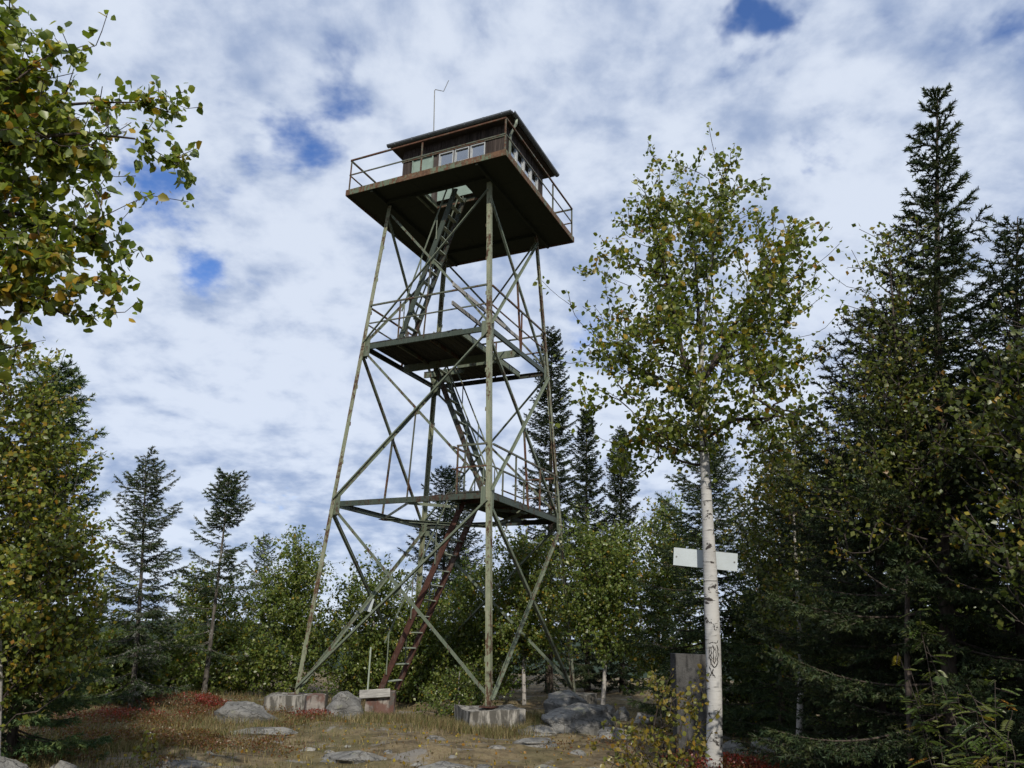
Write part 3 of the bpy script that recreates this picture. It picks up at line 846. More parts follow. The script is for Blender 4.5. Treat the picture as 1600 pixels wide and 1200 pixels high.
rock(972, 17.4, (0.27, 0.22, 0.22), 'rock', 'dark wedge-shaped stone next to the pale stone', 7, BR, 0.25, rz=1.3)
rock(1003, 17.2, (0.27, 0.2, 0.18), 'pale_rock', 'pale cream stone resting beyond the yellow-leaved bush', 8, BR, 0.25, rz=0.6)
rock(845, 15.9, (0.5, 0.35, 0.12), 'rock', 'flat bedrock ledge right of the nearest footing', 9, BR, 0.40, rz=0.2)
rock(1205, 13.0, (0.48, 0.4, 0.30), 'rock', 'grey lichened rock in the shade right of the birch trunk', 10, BR, 0.35, rz=0.5)
rock(1140, 13.6, (0.32, 0.3, 0.24), 'rock', 'half hidden grey rock just behind the birch and slab', 11, BR, 0.30)
rock(12, 11.4, (0.40, 0.36, 0.26), 'rock', 'pale grey rock at the bottom corner under the dark spruce', 12, BR, 0.36, py=1180, rz=0.3)
rock(110, 11.7, (0.30, 0.22, 0.14), 'rock', 'flat pale stone in the grass near the corner rock', 13, BR, 0.36, py=1175)
small = [(483, 13.4, .17, 'flat white stone lying on the path below the footings'), (517, 13.2, .09, 'small brown stone next to the flat white stone'), (545, 13.8, .08, 'tiny pale stone in the dry grass below the cracked boulder'),
         (608, 13.0, .10, 'small rounded stone in the path below the ladder'), (655, 12.2, .13, 'greyish half-buried stone in the trodden path'), (680, 14.6, .20, 'low brown stone on the path in front of the leafy bush'),
         (775, 13.4, .17, 'white-flecked stone on the path below the nearest footing'), (708, 12.4, .09, 'little round stone in the middle of the path'), (760, 11.6, .16, 'flat dark stone low in the path'),
         (855, 11.7, .20, 'broad flat stone on the shaded path'), (905, 13.4, .20, 'thin slab of rock below the flat bedrock'), (472, 16.6, .05, 'small white pebble at the foot of the worn grey footing'),
         (925, 11.9, .12, 'angular grey stone beside the yellow-leaved bush'), (330, 13.0, .10, 'small grey stone in red heath')]
for i, (px, ds, sx, sy, lb) in enumerate(((560, 12.6, .75, .5, 'flat slab of bedrock showing through the path below the ladder pier'), (415, 15.6, .8, .45, 'low bare ledge of rock in front of the worn grey footing'), (690, 11.6, .7, .4, 'bare rock patch at the bottom of the path'),
                                      (840, 14.2, .9, .5, 'broad flush slab of grey rock before the big boulders'), (300, 11.9, .6, .4, 'flush grey rock behind the little sapling'))):
    rock(px, ds, (sx * 0.8, sy * 0.8, 0.14), 'rock', lb, 90 + i, 'flat bedrock showing in the path', 0.475, py=1150, rz=0.3 * i)
for i, (px, ds, sz, lb) in enumerate(small):
    rock(px, ds, (sz * 1.2, sz * 0.9, sz * 0.34), 'pale_rock' if 'white' in lb or 'pale' in lb else 'rock', lb, 60 + i, SR, 0.40, py=1150, rz=i * 0.7, fine=False)

# ------------------------------------------------------------------ foliage generators
GREEN = np.array([(0.082, 0.120, 0.024), (0.066, 0.102, 0.023), (0.105, 0.136, 0.028), (0.128, 0.148, 0.032)])
LIME = np.array([(0.155, 0.195, 0.03), (0.195, 0.215, 0.035), (0.115, 0.155, 0.028), (0.085, 0.12, 0.024)])
YELLOW = np.array([(0.31, 0.235, 0.028), (0.25, 0.21, 0.03), (0.34, 0.22, 0.025)])
ORANGE = np.array([(0.34, 0.17, 0.025), (0.25, 0.12, 0.02)])
def leaf_tints(n, r, yellow=0.08, orange=0.015, pal=GREEN, olive=0.0):
    c = pal[r.integers(0, len(pal), n)] * r.uniform(0.75, 1.25, (n, 1))
    k = r.random(n)
    y = k < yellow; c[y] = YELLOW[r.integers(0, len(YELLOW), y.sum())] * r.uniform(0.7, 1.1, (y.sum(), 1))
    o = (k > 1 - orange); c[o] = ORANGE[r.integers(0, 2, o.sum())]
    if olive:
        c = c * (1 - olive) + olive * np.array([0.15, 0.125, 0.028])
    return c
LEAF6 = np.array([(0, 0, 0), (0.40, 0.30, 0.07), (0.30, 0.68, 0.05), (0, 1, -0.06), (-0.30, 0.68, 0.05), (-0.40, 0.30, 0.07), (0, 0.45, -0.04)])
LEAF6F = np.array([(0, 1, 6), (1, 2, 6), (2, 3, 6), (3, 4, 6), (4, 5, 6), (5, 0, 6)])
LEAF4 = np.array([(0, 0, 0), (0.40, 0.42, 0.05), (0, 1, -0.05), (-0.40, 0.42, 0.05)])
LEAF4F = np.array([(0, 1, 2), (0, 2, 3)])
def frames(axis, r):
    a = axis / np.linalg.norm(axis, axis=1, keepdims=True)
    q = r.normal(size=a.shape)
    x = np.cross(a, q); x /= np.linalg.norm(x, axis=1, keepdims=True) + 1e-9
    return x, a, np.cross(x, a)
def leaf_cloud(P, axis, size, r, tmpl=(LEAF6, LEAF6F)):
    T, TF = tmpl
    x, y, z = frames(axis, r)
    s = size[:, None, None]
    V = P[:, None, :] + s * (T[None, :, 0:1] * x[:, None] + T[None, :, 1:2] * y[:, None] + T[None, :, 2:3] * z[:, None])
    F = TF[None] + (np.arange(len(P)) * len(T))[:, None, None]
    return V.reshape(-1, 3), F.reshape(-1, 3)
def frusta(P0, P1, R0, R1, n=4):
    d = P1 - P0
    L = np.linalg.norm(d, axis=1, keepdims=True) + 1e-9
    d = d / L
    h = np.where(np.abs(d[:, 2:3]) < 0.9, np.array([[0, 0, 1.0]]), np.array([[1.0, 0, 0]]))
    x = np.cross(d, h); x /= np.linalg.norm(x, axis=1, keepdims=True)
    y = np.cross(d, x)
    k = np.arange(n) * 2 * math.pi / n
    ring = np.cos(k)[None, :, None] * x[:, None] + np.sin(k)[None, :, None] * y[:, None]
    V = np.concatenate([P0[:, None] + ring * R0[:, None, None], P1[:, None] + ring * R1[:, None, None]], 1)
    f = np.array([(i, (i + 1) % n, n + (i + 1) % n, n + i) for i in range(n)])
    F = f[None] + (np.arange(len(P0)) * 2 * n)[:, None, None]
    return V.reshape(-1, 3), F.reshape(-1, 4)
def trunk_mesh(pts, rad, n=14, seed=0, rough=0.06):
    pts = np.asarray(pts, float); rad = np.asarray(rad, float)
    s = np.concatenate([[0], np.cumsum(np.linalg.norm(np.diff(pts, axis=0), axis=1))])
    q = np.linspace(0, s[-1], max(6, int(s[-1] / 0.11)))
    P = np.stack([np.interp(q, s, pts[:, i]) for i in range(3)], 1)
    for _ in range(6):
        P[1:-1] = 0.5 * P[1:-1] + 0.25 * (P[:-2] + P[2:])
    Rr = np.interp(q, s, rad)
    k = np.arange(n) * 2 * math.pi / n
    ring = np.stack([np.cos(k), np.sin(k), 0 * k], 1)
    V = P[:, None] + ring[None] * Rr[:, None, None]
    Vf = V.reshape(-1, 3)
    nz = smooth_noise(Vf * [4, 4, 1.5], seed + 9, 1.6) * rough
    V = (P[:, None] + ring[None] * (Rr[:, None] * (1 + nz.reshape(len(P), n)))[..., None]).reshape(-1, 3)
    i = (np.arange(len(P) - 1)[:, None] * n + np.arange(n)).ravel()
    j = (np.arange(len(P) - 1)[:, None] * n + (np.arange(n) + 1) % n).ravel()
    F = np.stack([i, j, j + n, i + n], 1)
    return V, F

def grow(seed_paths, targets, r, step=0.22, sag=0.06, wob=0.05, tip=0.0035):
    """connect targets to the nearest suitable point of the growing skeleton"""
    P, par, rmin = [], [], []
    for path, rad, root in seed_paths:
        for i, (p, rd) in enumerate(zip(path, rad)):
            if i == 0:
                if root is None or not P:
                    par.append(-1)
                else:
                    par.append(int(np.argmin(np.linalg.norm(np.array(P) - p, axis=1))))
            else:
                par.append(len(P) - 1)
            P.append(np.asarray(p, float)); rmin.append(rd)
    n = len(P); nseed = n
    cap = n + len(targets) * 12 + 100
    A = np.zeros((cap, 3)); A[:n] = P
    par = par + [0] * (cap - n)
    base = A[:n].copy()
    dist0 = np.min(np.linalg.norm(targets[:, None] - base[None], axis=2), axis=1)
    ends = []
    for k in np.argsort(dist0):
        t_ = targets[k]
        d = t_ - A[:n]
        L = np.linalg.norm(d, axis=1)
        hd = np.hypot(d[:, 0], d[:, 1])
        cost = L + 1.3 * np.clip(0.45 * hd - d[:, 2], 0, None) + np.where(np.arange(n) < nseed, 0.12, 0.0)
        i = int(np.argmin(cost))
        m_ = max(1, min(11, math.ceil(L[i] / step)))
        jit = r.normal(size=3) * wob * L[i]
        prev = i
        for s in range(1, m_ + 1):
            f = s / m_
            p = A[i] + d[i] * f + (jit + np.array([0, 0, -sag * L[i]])) * 4 * f * (1 - f)
            if n >= cap: break
            A[n] = p; par[n] = prev; prev = n; n += 1
        ends.append(prev)
    par = np.array(par[:n]); A = A[:n]
    rad = np.zeros(n); e_ = 2.3
    acc = np.zeros(n)
    child = np.zeros(n, int)
    for i in range(n - 1, -1, -1):
        if child[i] == 0:
            acc[i] = tip ** e_
        rad[i] = acc[i] ** (1 / e_)
        if par[i] >= 0:
            acc[par[i]] += acc[i]; child[par[i]] += 1
    rad[:nseed] = np.array(rmin)
    ends = sorted(set(ends) | {int(i) for i in np.nonzero(child == 0)[0] if par[i] >= 0})
    return A, par, rad, nseed, np.array(ends)

def envelope(base_px, dist, rows, depth=0.85):
    """rows (photo y, x left, x right) -> heights, sideways extents at that distance; x axis runs across the line of sight"""
    d = hdir(base_px)
    rx = np.array([d[1], -d[0], 0.0])
    out = []
    for y, xl, xr in rows:
        zc_ = at(0.5 * (xl + xr), y, dist)[2]
        lx = []
        for x in (xl, xr):
            q = ray(x, y)
            q = q * dist / (q[0] * d[0] + q[1] * d[1])
            lx.append((q - d * dist) @ rx)
        out.append((zc_, lx[0], lx[1]))
    out = np.array(sorted(out))
    return out, d, rx
def sample_env(env, d, rx, dist, n, r, depth=0.85, clump=0, csig=0.25, shell=0.55):
    z = env[:, 0]
    wd = (env[:, 2] - env[:, 1]) / 2
    zz = np.linspace(z[0], z[-1], 200)
    ww = np.interp(zz, z, wd) ** 1.7 + 1e-4
    cdf = np.cumsum(ww) / ww.sum()
    def samp(k, sh):
        zq = np.interp(r.random(k), cdf, zz)
        c = np.interp(zq, z, (env[:, 1] + env[:, 2]) / 2)
        a = np.interp(zq, z, wd)
        rho = r.random(k) ** sh
        ph = r.random(k) * 2 * math.pi
        lx = c + a * rho * np.cos(ph); ly = a * depth * rho * np.sin(ph)
        dd = np.array([d[0], d[1], 0.0])
        return dd * dist + rx * lx[:, None] + dd * ly[:, None] + np.array([0, 0, 1]) * zq[:, None]
    if clump:
        cen = samp(clump, shell)
        T = cen[r.integers(0, clump, n)] + r.normal(size=(n, 3)) * csig * np.array([1, 1, 0.8])
        return T
    return samp(n, shell)

def broadleaf(name, label, cat, base_px, dist, rows, n_t, per, lsize, seed, tints, trunk=None, trad=0.06, group=None, depth=0.85, clump=40, csig=0.25,
              bark_='grey_birch', tmpl=(LEAF4, LEAF4F), leaders=(), droop=0.5, py=1050, single=0, tip=0.0035, shell=0.5, twig=0.32, leadk=6):
    r = np.random.default_rng(seed)
    root_p = spot(base_px, dist, py)
    env, d, rx = envelope(base_px, dist, rows)
    o = empty(name, root_p); tag(o, label, cat, group)
    if trunk is None:
        zt_ = env[-1][0]
        top = np.array([d[0], d[1], 0]) * dist + rx * (env[-1][1] + env[-1][2]) / 2
        pts = [root_p + [0, 0, -0.15]]
        for f in (0.25, 0.5, 0.75, 0.95):
            zq = root_p[2] + f * (zt_ - root_p[2])
            pts.append(root_p * (1 - f) + top * f * [1, 1, 0] + np.array([0, 0, zq - root_p[2] * (1 - f)]) + r.normal(size=3) * [0.06, 0.06, 0])
        rad = [trad * 1.15, trad * 0.85, trad * 0.55, trad * 0.3, 0.008]
    else:
        pts, rad = trunk
    def dense(pts, rad):
        pts = np.array(pts, float); rad = np.array(rad)
        s = np.concatenate([[0], np.cumsum(np.linalg.norm(np.diff(pts, axis=0), axis=1))])
        q = np.linspace(0, s[-1], max(4, int(s[-1] / 0.25)))
        return np.stack([np.interp(q, s, pts[:, i]) for i in range(3)], 1), np.interp(q, s, rad)
    dp_, dr_ = dense(pts, rad)
    lo = env[0][0] - 0.6
    paths = [(dp_, dr_, None)]
    for lp, lr in leaders:
        a_, b_ = dense(lp, lr); paths.append((a_, b_, 0))
    T = sample_env(env, d, rx, dist, n_t, r, depth, clump, csig, shell)
    if len(leaders):
        ex = []
        for lp, lr in leaders:
            q, _ = dense(lp, lr); q = q[len(q) // 4:]
            k = int(len(q) * leadk)
            ex.append(q[r.integers(0, len(q), k)] + r.normal(size=(k, 3)) * [0.13, 0.13, 0.12])
        T = np.vstack([T] + ex)
    T = T[T[:, 2] > root_p[2] + 0.12]
    A, par, rr2, ns, ends = grow(paths, T, r, tip=tip)
    # trunk
    Vt, Ft = trunk_mesh(pts, rad, 14 if dist < 16 else 8, seed)
    tr_ = mesh_np('trunk', Vt - root_p, Ft, bark_, o, True)
    # limbs
    idx = np.array([i for i in range(len(A)) if par[i] >= 0 and not (i < len(dp_))])
    R1 = rr2[idx]; R0 = np.minimum(rr2[par[idx]], R1 * 1.5)
    Vb, Fb = frusta(A[par[idx]], A[idx], R0, R1, 4 if dist < 13 else 3)
    mesh_np('limbs', Vb - root_p, Fb, 'birch_twig', o, True)['kind'] = 'stuff'
    # leaves along the last stretch of each twig
    e0 = np.repeat(ends, per)
    pa = par[e0]
    f = r.random(len(e0))
    bk = r.random(len(e0))
    f[::per] = 1.0; bk[::per] = 0.0; f[1::per] = 0.8; bk[1::per] = 0.0
    pb = par[pa]; pb = np.where(pb < 0, pa, pb); pc = par[pb]; pc = np.where(pc < 0, pb, pc)
    p_hi = np.where((bk < 0.5)[:, None], A[e0], np.where((bk < 0.82)[:, None], A[pa], A[pb])); p_lo = np.where((bk < 0.5)[:, None], A[pa], np.where((bk < 0.82)[:, None], A[pb], A[pc]))
    ax0 = A[e0] - A[pa]; ax0 /= np.linalg.norm(ax0, axis=1, keepdims=True) + 1e-9
    P = p_lo * (1 - f[:, None]) + p_hi * f[:, None] + r.normal(size=(len(e0), 3)) * twig * 0.15
    axis = ax0 * 0.45 + r.normal(size=P.shape) * 0.55 + np.array([0, 0, -droop])
    size = lsize * r.uniform(0.5, 1.25, len(P))
    tc = tints(len(P), r, P)
    if single:      # the nearest leaves in view become leaves of their own
        inv = np.array([cam.matrix_world.inverted()]).reshape(4, 4)
        q = np.c_[P, np.ones(len(P))] @ inv.T
        sx_ = q[:, 0] / -q[:, 2] * FPX + 800; sy_ = 600 - q[:, 1] / -q[:, 2] * FPX
        vis = (q[:, 2] < 0) & (sx_ > 5) & (sx_ < 1595) & (sy_ > 5) & (sy_ < 1195)
        score = np.where(vis, size / -q[:, 2], 0)
        pick = np.argsort(-score)[:single]
        x, y, z = frames(axis[pick], r)
        vari = []
        for k, (i, xx, yy, zz) in enumerate(zip(pick, x, y, z)):
            key = k % 24
            if k < 24:
                lo_ = mesh_np('leaf', LEAF6, LEAF6F, 'leaf', o, False, np.tile(tc[i], (7, 1)))
                vari.append(lo_.data)
            else:
                lo_ = link(bpy.data.objects.new('leaf', vari[key]), o)
            s = size[i]
            lo_.matrix_basis = Matrix(((xx[0] * s, yy[0] * s, zz[0] * s, P[i][0] - root_p[0]), (xx[1] * s, yy[1] * s, zz[1] * s, P[i][1] - root_p[1]), (xx[2] * s, yy[2] * s, zz[2] * s, P[i][2] - root_p[2]), (0, 0, 0, 1)))
        keep = np.ones(len(P), bool); keep[pick] = False
        P, axis, size, tc = P[keep], axis[keep], size[keep], tc[keep]
    V, F = leaf_cloud(P, axis, size, r, tmpl)
    cr_ = mesh_np('crown', V - root_p, F, 'leaf', o, False, np.repeat(tc, len(tmpl[0]), axis=0))
    cr_['kind'] = 'stuff'
    return o

def tint_fn(yellow, orange, olive=0.0, pal=GREEN, ylow=None):
    def f(n, r, P):
        c = leaf_tints(n, r, yellow, orange, pal, olive)
        # whole sprays turn yellow together
        s = smooth_noise(P, 77, 1.7)
        k = (s > 0.55) & (r.random(n) < 0.45 * min(1.0, yellow * 6))
        c[k] = YELLOW[r.integers(0, 3, k.sum())] * r.uniform(0.6, 1.0, (k.sum(), 1))
        return c
    return f

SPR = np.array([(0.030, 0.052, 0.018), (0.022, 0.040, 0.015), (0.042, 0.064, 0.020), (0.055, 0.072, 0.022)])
def spruce(name, label, base_px, dist, top, half_px, seed, group=None, start=0.06, dens=1.0, miss=0.0, K=8, nlen=0.05, nwid=0.013, sub=0, power=0.8,
           droop=0.35, bark_='spruce_bark', pal=SPR, rise=0.35, lichen=0.0, py=1060, trad=None, hj=0.25, pos=None, top_h=None, Rw=None, whorl=1.0, lowmiss=0.0):
    r = np.random.default_rng(seed)
    dens *= 1.3; K = int(K * 1.35); nwid *= 1.5 if dist > 14 else 1.3
    p0 = spot(base_px, dist, py)
    tp = at(top[0], top[1], dist)
    if pos is not None:
        p0 = np.array([pos[0], pos[1], float(gz(*pos))]); tp = p0 + [0.1, 0.05, top_h]
    H = tp[2] - p0[2]
    slant = math.hypot(dist, 0.5 * (tp[2] + p0[2]))
    Rm = Rw or half_px * slant / FPX
    o = empty(name, p0); tag(o, label, 'spruce', group)
    lean = (tp - p0) * [1, 1, 0]
    def axis_pt(h):
        return np.array([0, 0, 0]) + lean * (h / H) ** 1.3 + np.array([0, 0, h])
    trad = trad or 0.0085 * H + 0.015
    hs = np.linspace(-0.15, H, 14)
    tp_pts = [axis_pt(max(hh, 0)) + [0, 0, min(hh, 0)] for hh in hs]
    Vt, Ft = trunk_mesh(np.array(tp_pts), np.interp(hs, [-.15, 0.3, H * .6, H], [trad * 1.25, trad, trad * 0.5, 0.006]), 10, seed)
    mesh_np('trunk', Vt, Ft, bark_, o, True)
    S0, S1, SW, ST = [], [], [], []
    B0, B1, BR0, BR1 = [], [], [], []
    h = start * H
    while h < H * 0.985:
        f = h / H
        Lmax = Rm * (1 - f) ** power * (0.75 + 0.25 * min(1, f / 0.15)) + 0.10
        nb = r.integers(4, 7)
        a0 = r.random() * 6.28
        for b in range(nb):
            if r.random() < miss or (f < 0.72 and r.random() < lowmiss):
                continue
            az_ = a0 + b * 2 * math.pi / nb + r.normal() * 0.25
            L = Lmax * (1 + hj * r.normal()) ; L = max(0.08, min(L, 1.25 * Lmax))
            dh = np.array([math.cos(az_), math.sin(az_), 0])
            sl0 = rise * (f * 2.2 - 0.75) - droop * (1 - f) + r.normal() * 0.10     # initial slope
            dhh = r.normal() * 0.05 * min(1, 4 * (1 - f))
            cv = 0.30 + 0.10 * (1 - f)                                                # tips turn up
            def bp(s):
                return axis_pt(h + dhh) + dh * L * s + np.array([0, 0, 1]) * L * (sl0 * s + cv * s * s)
            ns = max(3, int(L / 0.2))
            ss = np.linspace(0, 1, ns + 1)
            pp = np.array([bp(s) for s in ss])
            rb = 0.004 + 0.008 * L
            for s_i in range(ns):
                if ss[s_i] > 0.18 and dist < 24:
                    S0.append(pp[s_i]); S1.append(pp[s_i + 1]); ST.append(ss[s_i])
            B0.append(pp[:-1]); B1.append(pp[1:]); BR0.append(rb * (1 - ss[:-1] * 0.85)); BR1.append(rb * (1 - ss[1:] * 0.85))
            side = np.cross(dh, [0, 0, 1])
            stp = 0.075 / dens * (1.0 if L > 0.4 else 0.7)
            s = 0.10 + r.random() * 0.05
            sg = 1
            while s < 1.0:
                tl = (0.34 * L * (1 - s) ** 0.8 * (0.35 + 0.65 * min(1, s / 0.3)) + 0.07) * r.uniform(0.7, 1.25)
                tl = min(tl, 0.55)
                p = bp(s)
                tang = dh + np.array([0, 0, sl0 + 2 * cv * s])
                dv = side * sg * r.uniform(0.6, 0.9) + tang * r.uniform(0.55, 0.8) + np.array([0, 0, -0.22 - 0.25 * r.random() * droop])
                dv /= np.linalg.norm(dv)
                e1 = p + dv * tl
                S0.append(p); S1.append(e1); ST.append(s)
                if sub and tl > 0.12:
                    nsub = max(sub, int(tl / 0.085)) if dist < 11.5 else sub
                    for q in range(nsub):
                        u = (q + 0.6 + 0.3 * r.random()) / (nsub + 0.5)
                        sd = np.cross(dv, [0, 0, 1]) * (1 if q % 2 else -1)
                        d2 = dv * 0.75 + sd * 0.65 + np.array([0, 0, -0.15]) + r.normal(size=3) * 0.1
                        d2 /= np.linalg.norm(d2)
                        S0.append(p + dv * tl * u); S1.append(p + dv * tl * u + d2 * min(0.2, tl * (1.0 - u) * 0.7 + 0.06)); ST.append(s)
                s += stp / L * r.uniform(0.8, 1.2)
                sg = -sg
            S0.append(bp(0.82)); S1.append(bp(1.0) + (bp(1.0) - bp(0.9)) * 0.5); ST.append(1.0)
        h += whorl * (0.16 + 0.14 * (1 - f)) * (H / 9) ** 0.5 / dens ** 0.5 * r.uniform(0.8, 1.2)
    for hh in np.arange(0.62 * H, 0.97 * H, 0.05 if dist < 12 else 0.12):     # short shoots on the leader
        a_ = r.random() * 6.28; p_ = axis_pt(hh)
        S0.append(p_); S1.append(p_ + np.array([math.cos(a_), math.sin(a_), 0.7]) * r.uniform(0.06, 0.13)); ST.append(0.5)
    S0.append(axis_pt(H * 0.93)); S1.append(axis_pt(H)); ST.append(1.0)
    S0, S1, ST = np.array(S0), np.array(S1), np.array(ST)
    # needles: K thin triangles per shoot, swept forward round its axis
    n = len(S0)
    u = np.tile((np.arange(K) + 0.5) / K, (n, 1)) + r.normal(size=(n, K)) * 0.04
    ax = S1 - S0; Ls = np.linalg.norm(ax, axis=1); ax = ax / (Ls[:, None] + 1e-9)
    q = r.normal(size=(n, 3)); X = np.cross(ax, q); X /= np.linalg.norm(X, axis=1, keepdims=True); Y = np.cross(ax, X)
    ang = np.arange(K)[None] * 2.4 + r.random((n, 1)) * 6.28 + r.normal(size=(n, K)) * 0.3
    rad = np.cos(ang)[..., None] * X[:, None] + np.sin(ang)[..., None] * Y[:, None]
    base = S0[:, None] + ax[:, None] * (u * Ls[:, None])[..., None]
    nl = nlen * r.uniform(0.7, 1.25, (n, K, 1))
    dirn = ax[:, None] * 0.72 + rad * 0.75
    wv = np.cross(dirn, r.normal(size=dirn.shape)); wv /= np.linalg.norm(wv, axis=2, keepdims=True) + 1e-9
    Va = base - wv * nwid / 2 - dirn * nl * 0.15; Vb = base + wv * nwid / 2 - dirn * nl * 0.15; Vc = base + dirn * nl
    V = np.stack([Va, Vb, Vc], 2).reshape(-1, 3)
    F = np.arange(len(V)).reshape(-1, 3)
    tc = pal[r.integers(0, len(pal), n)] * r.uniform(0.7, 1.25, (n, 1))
    if lichen:
        k = r.random(n) < lichen
        tc[k] = np.array([0.13, 0.135, 0.115]) * r.uniform(0.7, 1.2, (k.sum(), 1))
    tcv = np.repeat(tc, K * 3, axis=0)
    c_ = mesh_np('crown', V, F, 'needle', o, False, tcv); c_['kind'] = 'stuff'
    Bv, Bf = frusta(np.vstack(B0), np.vstack(B1), np.concatenate(BR0), np.concatenate(BR1), 4)
    if dist < 11.5:
        Bv2, Bf2 = frusta(S0, S1, np.full(n, 0.0035), np.full(n, 0.002), 3)
        Bf = np.vstack([Bf, Bf2 + len(Bv)]); Bv = np.vstack([Bv, Bv2])
    br_ = mesh_np('branches', Bv, Bf, bark_, o, False); br_['kind'] = 'stuff'
    return o

# ------------------------------------------------------------------ trees
# the white birch beside the tower: trunk traced at its distance, three leaders
BD = 11.0
def tp_(px, py, dd=0.0):
    d = hdir(1113); q = ray(px, py); q = q * (BD + dd) / (q[0] * d[0] + q[1] * d[1]); return q
b0 = spot(1113, BD, 1185)
trk = [b0 + [0, 0, -0.2], b0 + [0.01, 0, 0.05], tp_(1117, 1100), tp_(1114, 1000), tp_(1109, 880), tp_(1103, 760), tp_(1098, 660), tp_(1095, 580), tp_(1102, 480), tp_(1116, 370), tp_(1130, 260)]
trd = [0.14, 0.112, 0.100, 0.097, 0.090, 0.074, 0.052, 0.034, 0.022, 0.012, 0.005]
lead = [([tp_(1098, 655), tp_(1068, 560, -0.2), tp_(1045, 450, -0.4), tp_(1020, 360, -0.5), tp_(1005, 285, -0.5)], [0.045, 0.034, 0.024, 0.015, 0.005]),
        ([tp_(1097, 600), tp_(1130, 540, 0.2), tp_(1175, 460, 0.4), tp_(1215, 400, 0.5), tp_(1245, 365, 0.5)], [0.04, 0.032, 0.022, 0.013, 0.005]),
        ([tp_(1100, 690), tp_(1140, 655, -0.3), tp_(1200, 655, -0.5), tp_(1255, 640, -0.6)], [0.03, 0.024, 0.016, 0.006]),
        ([tp_(1098, 650), tp_(1050, 600, 0.4), tp_(985, 570, 0.7), tp_(920, 540, 0.8)], [0.032, 0.026, 0.017, 0.006]),
        ([tp_(1096, 570), tp_(1090, 470, 0.6), tp_(1085, 380, 0.9), tp_(1070, 300, 1.0)], [0.035, 0.026, 0.016, 0.005])]
rows = [(232, 1105, 1145), (265, 1010, 1170), (300, 958, 1175), (340, 965, 1185), (385, 945, 1275), (430, 900, 1300), (490, 895, 1285), (560, 895, 1300), (620, 905, 1295), (680, 930, 1270), (720, 985, 1215)]
birch = broadleaf('birch_tree', 'white-trunked birch with carved bark and open golden green crown beside the tower', 'birch', 1113, BD, rows, 1350, 9, 0.084, 101,
                  tint_fn(0.08, 0.008, 0.05, LIME * 0.9), (trk, trd), depth=0.8, clump=190, csig=0.19, bark_='birch_bark', tmpl=(LEAF6, LEAF6F), leaders=lead, py=1185, shell=0.45, tip=0.0042)
# carved scars and branch collars on its trunk
def on_trunk(ang, z):
    zz = np.array([p[2] for p in trk]); c_ = np.array([np.interp(z, zz, [p[i] for p in trk]) for i in range(2)])
    rr3 = np.interp(z, zz, trd) * 0.985
    d = -hdir(1113)[:2]; d = d / np.linalg.norm(d)
    e_ = np.array([-d[1], d[0]])
    v = d * math.cos(ang) + e_ * math.sin(ang)
    return Vector((c_[0] + v[0] * rr3 - b0[0], c_[1] + v[1] * rr3 - b0[1], z - b0[2]))
zs = float(tp_(1113, 1020)[2])
scars = [[(-.75, zs + .11), (-.2, zs + .13), (.35, zs + .12), (.8, zs + .15)], [(-.5, zs + .08), (-.55, zs - .05), (-.35, zs - .14), (0.1, zs - .18), (.5, zs - .13), (.65, zs - .02), (.55, zs + .1)],
         [(.05, zs + .1), (.08, zs - .12)], [(-.2, zs + .06), (-.3, zs - .03), (-.15, zs - .1)], [(.3, zs + .07), (.38, zs - .04), (.25, zs - .1)], [(-.6, zs - .17), (-.2, zs - .24), (.1, zs - .3)], [(-.1, zs - .2), (-.55, zs - .29)],
         [(-.7, zs + .36), (-.2, zs + .38), (.2, zs + .35), (.7, zs + .37)], [(.1, zs + .34), (.3, zs + .28), (.6, zs + .29), (.75, zs + .35)]]
for sc_ in scars:
    f = np.linspace(0, len(sc_) - 1, len(sc_) * 4)
    aa = np.interp(f, range(len(sc_)), [q[0] for q in sc_]); zz_ = np.interp(f, range(len(sc_)), [q[1] for q in sc_])
    aa = aa + rng.normal(size=len(aa)) * 0.06; zz_ = zz_ + rng.normal(size=len(aa)) * 0.006
    MB().tube([on_trunk(a, z) for a, z in zip(aa, zz_)], [0.003 + 0.006 * rng.random() for k in range(len(f))], 5).build('bark_scar', 'scar', birch)
# the board nailed behind the trunk
d = hdir(1103)
sg = tp_(1102, 874, 0.19)
o = MB().box((-0.43, -0.009, -0.12), (0.43, 0.009, 0.12)).build('sign_board', 'sign_white')
o.location = sg; o.rotation_euler = (0, R_(5.2), -math.atan2(d[0], d[1]) + R_(6))
tag(o, 'blank white board fixed behind the birch trunk above the slab', 'sign')
for bx_ in (-0.39, 0.39):
    b_ = MB().tube([(bx_, -0.016, 0), (bx_, -0.008, 0)], 0.012, 8).build('bolt', 'antenna', o)

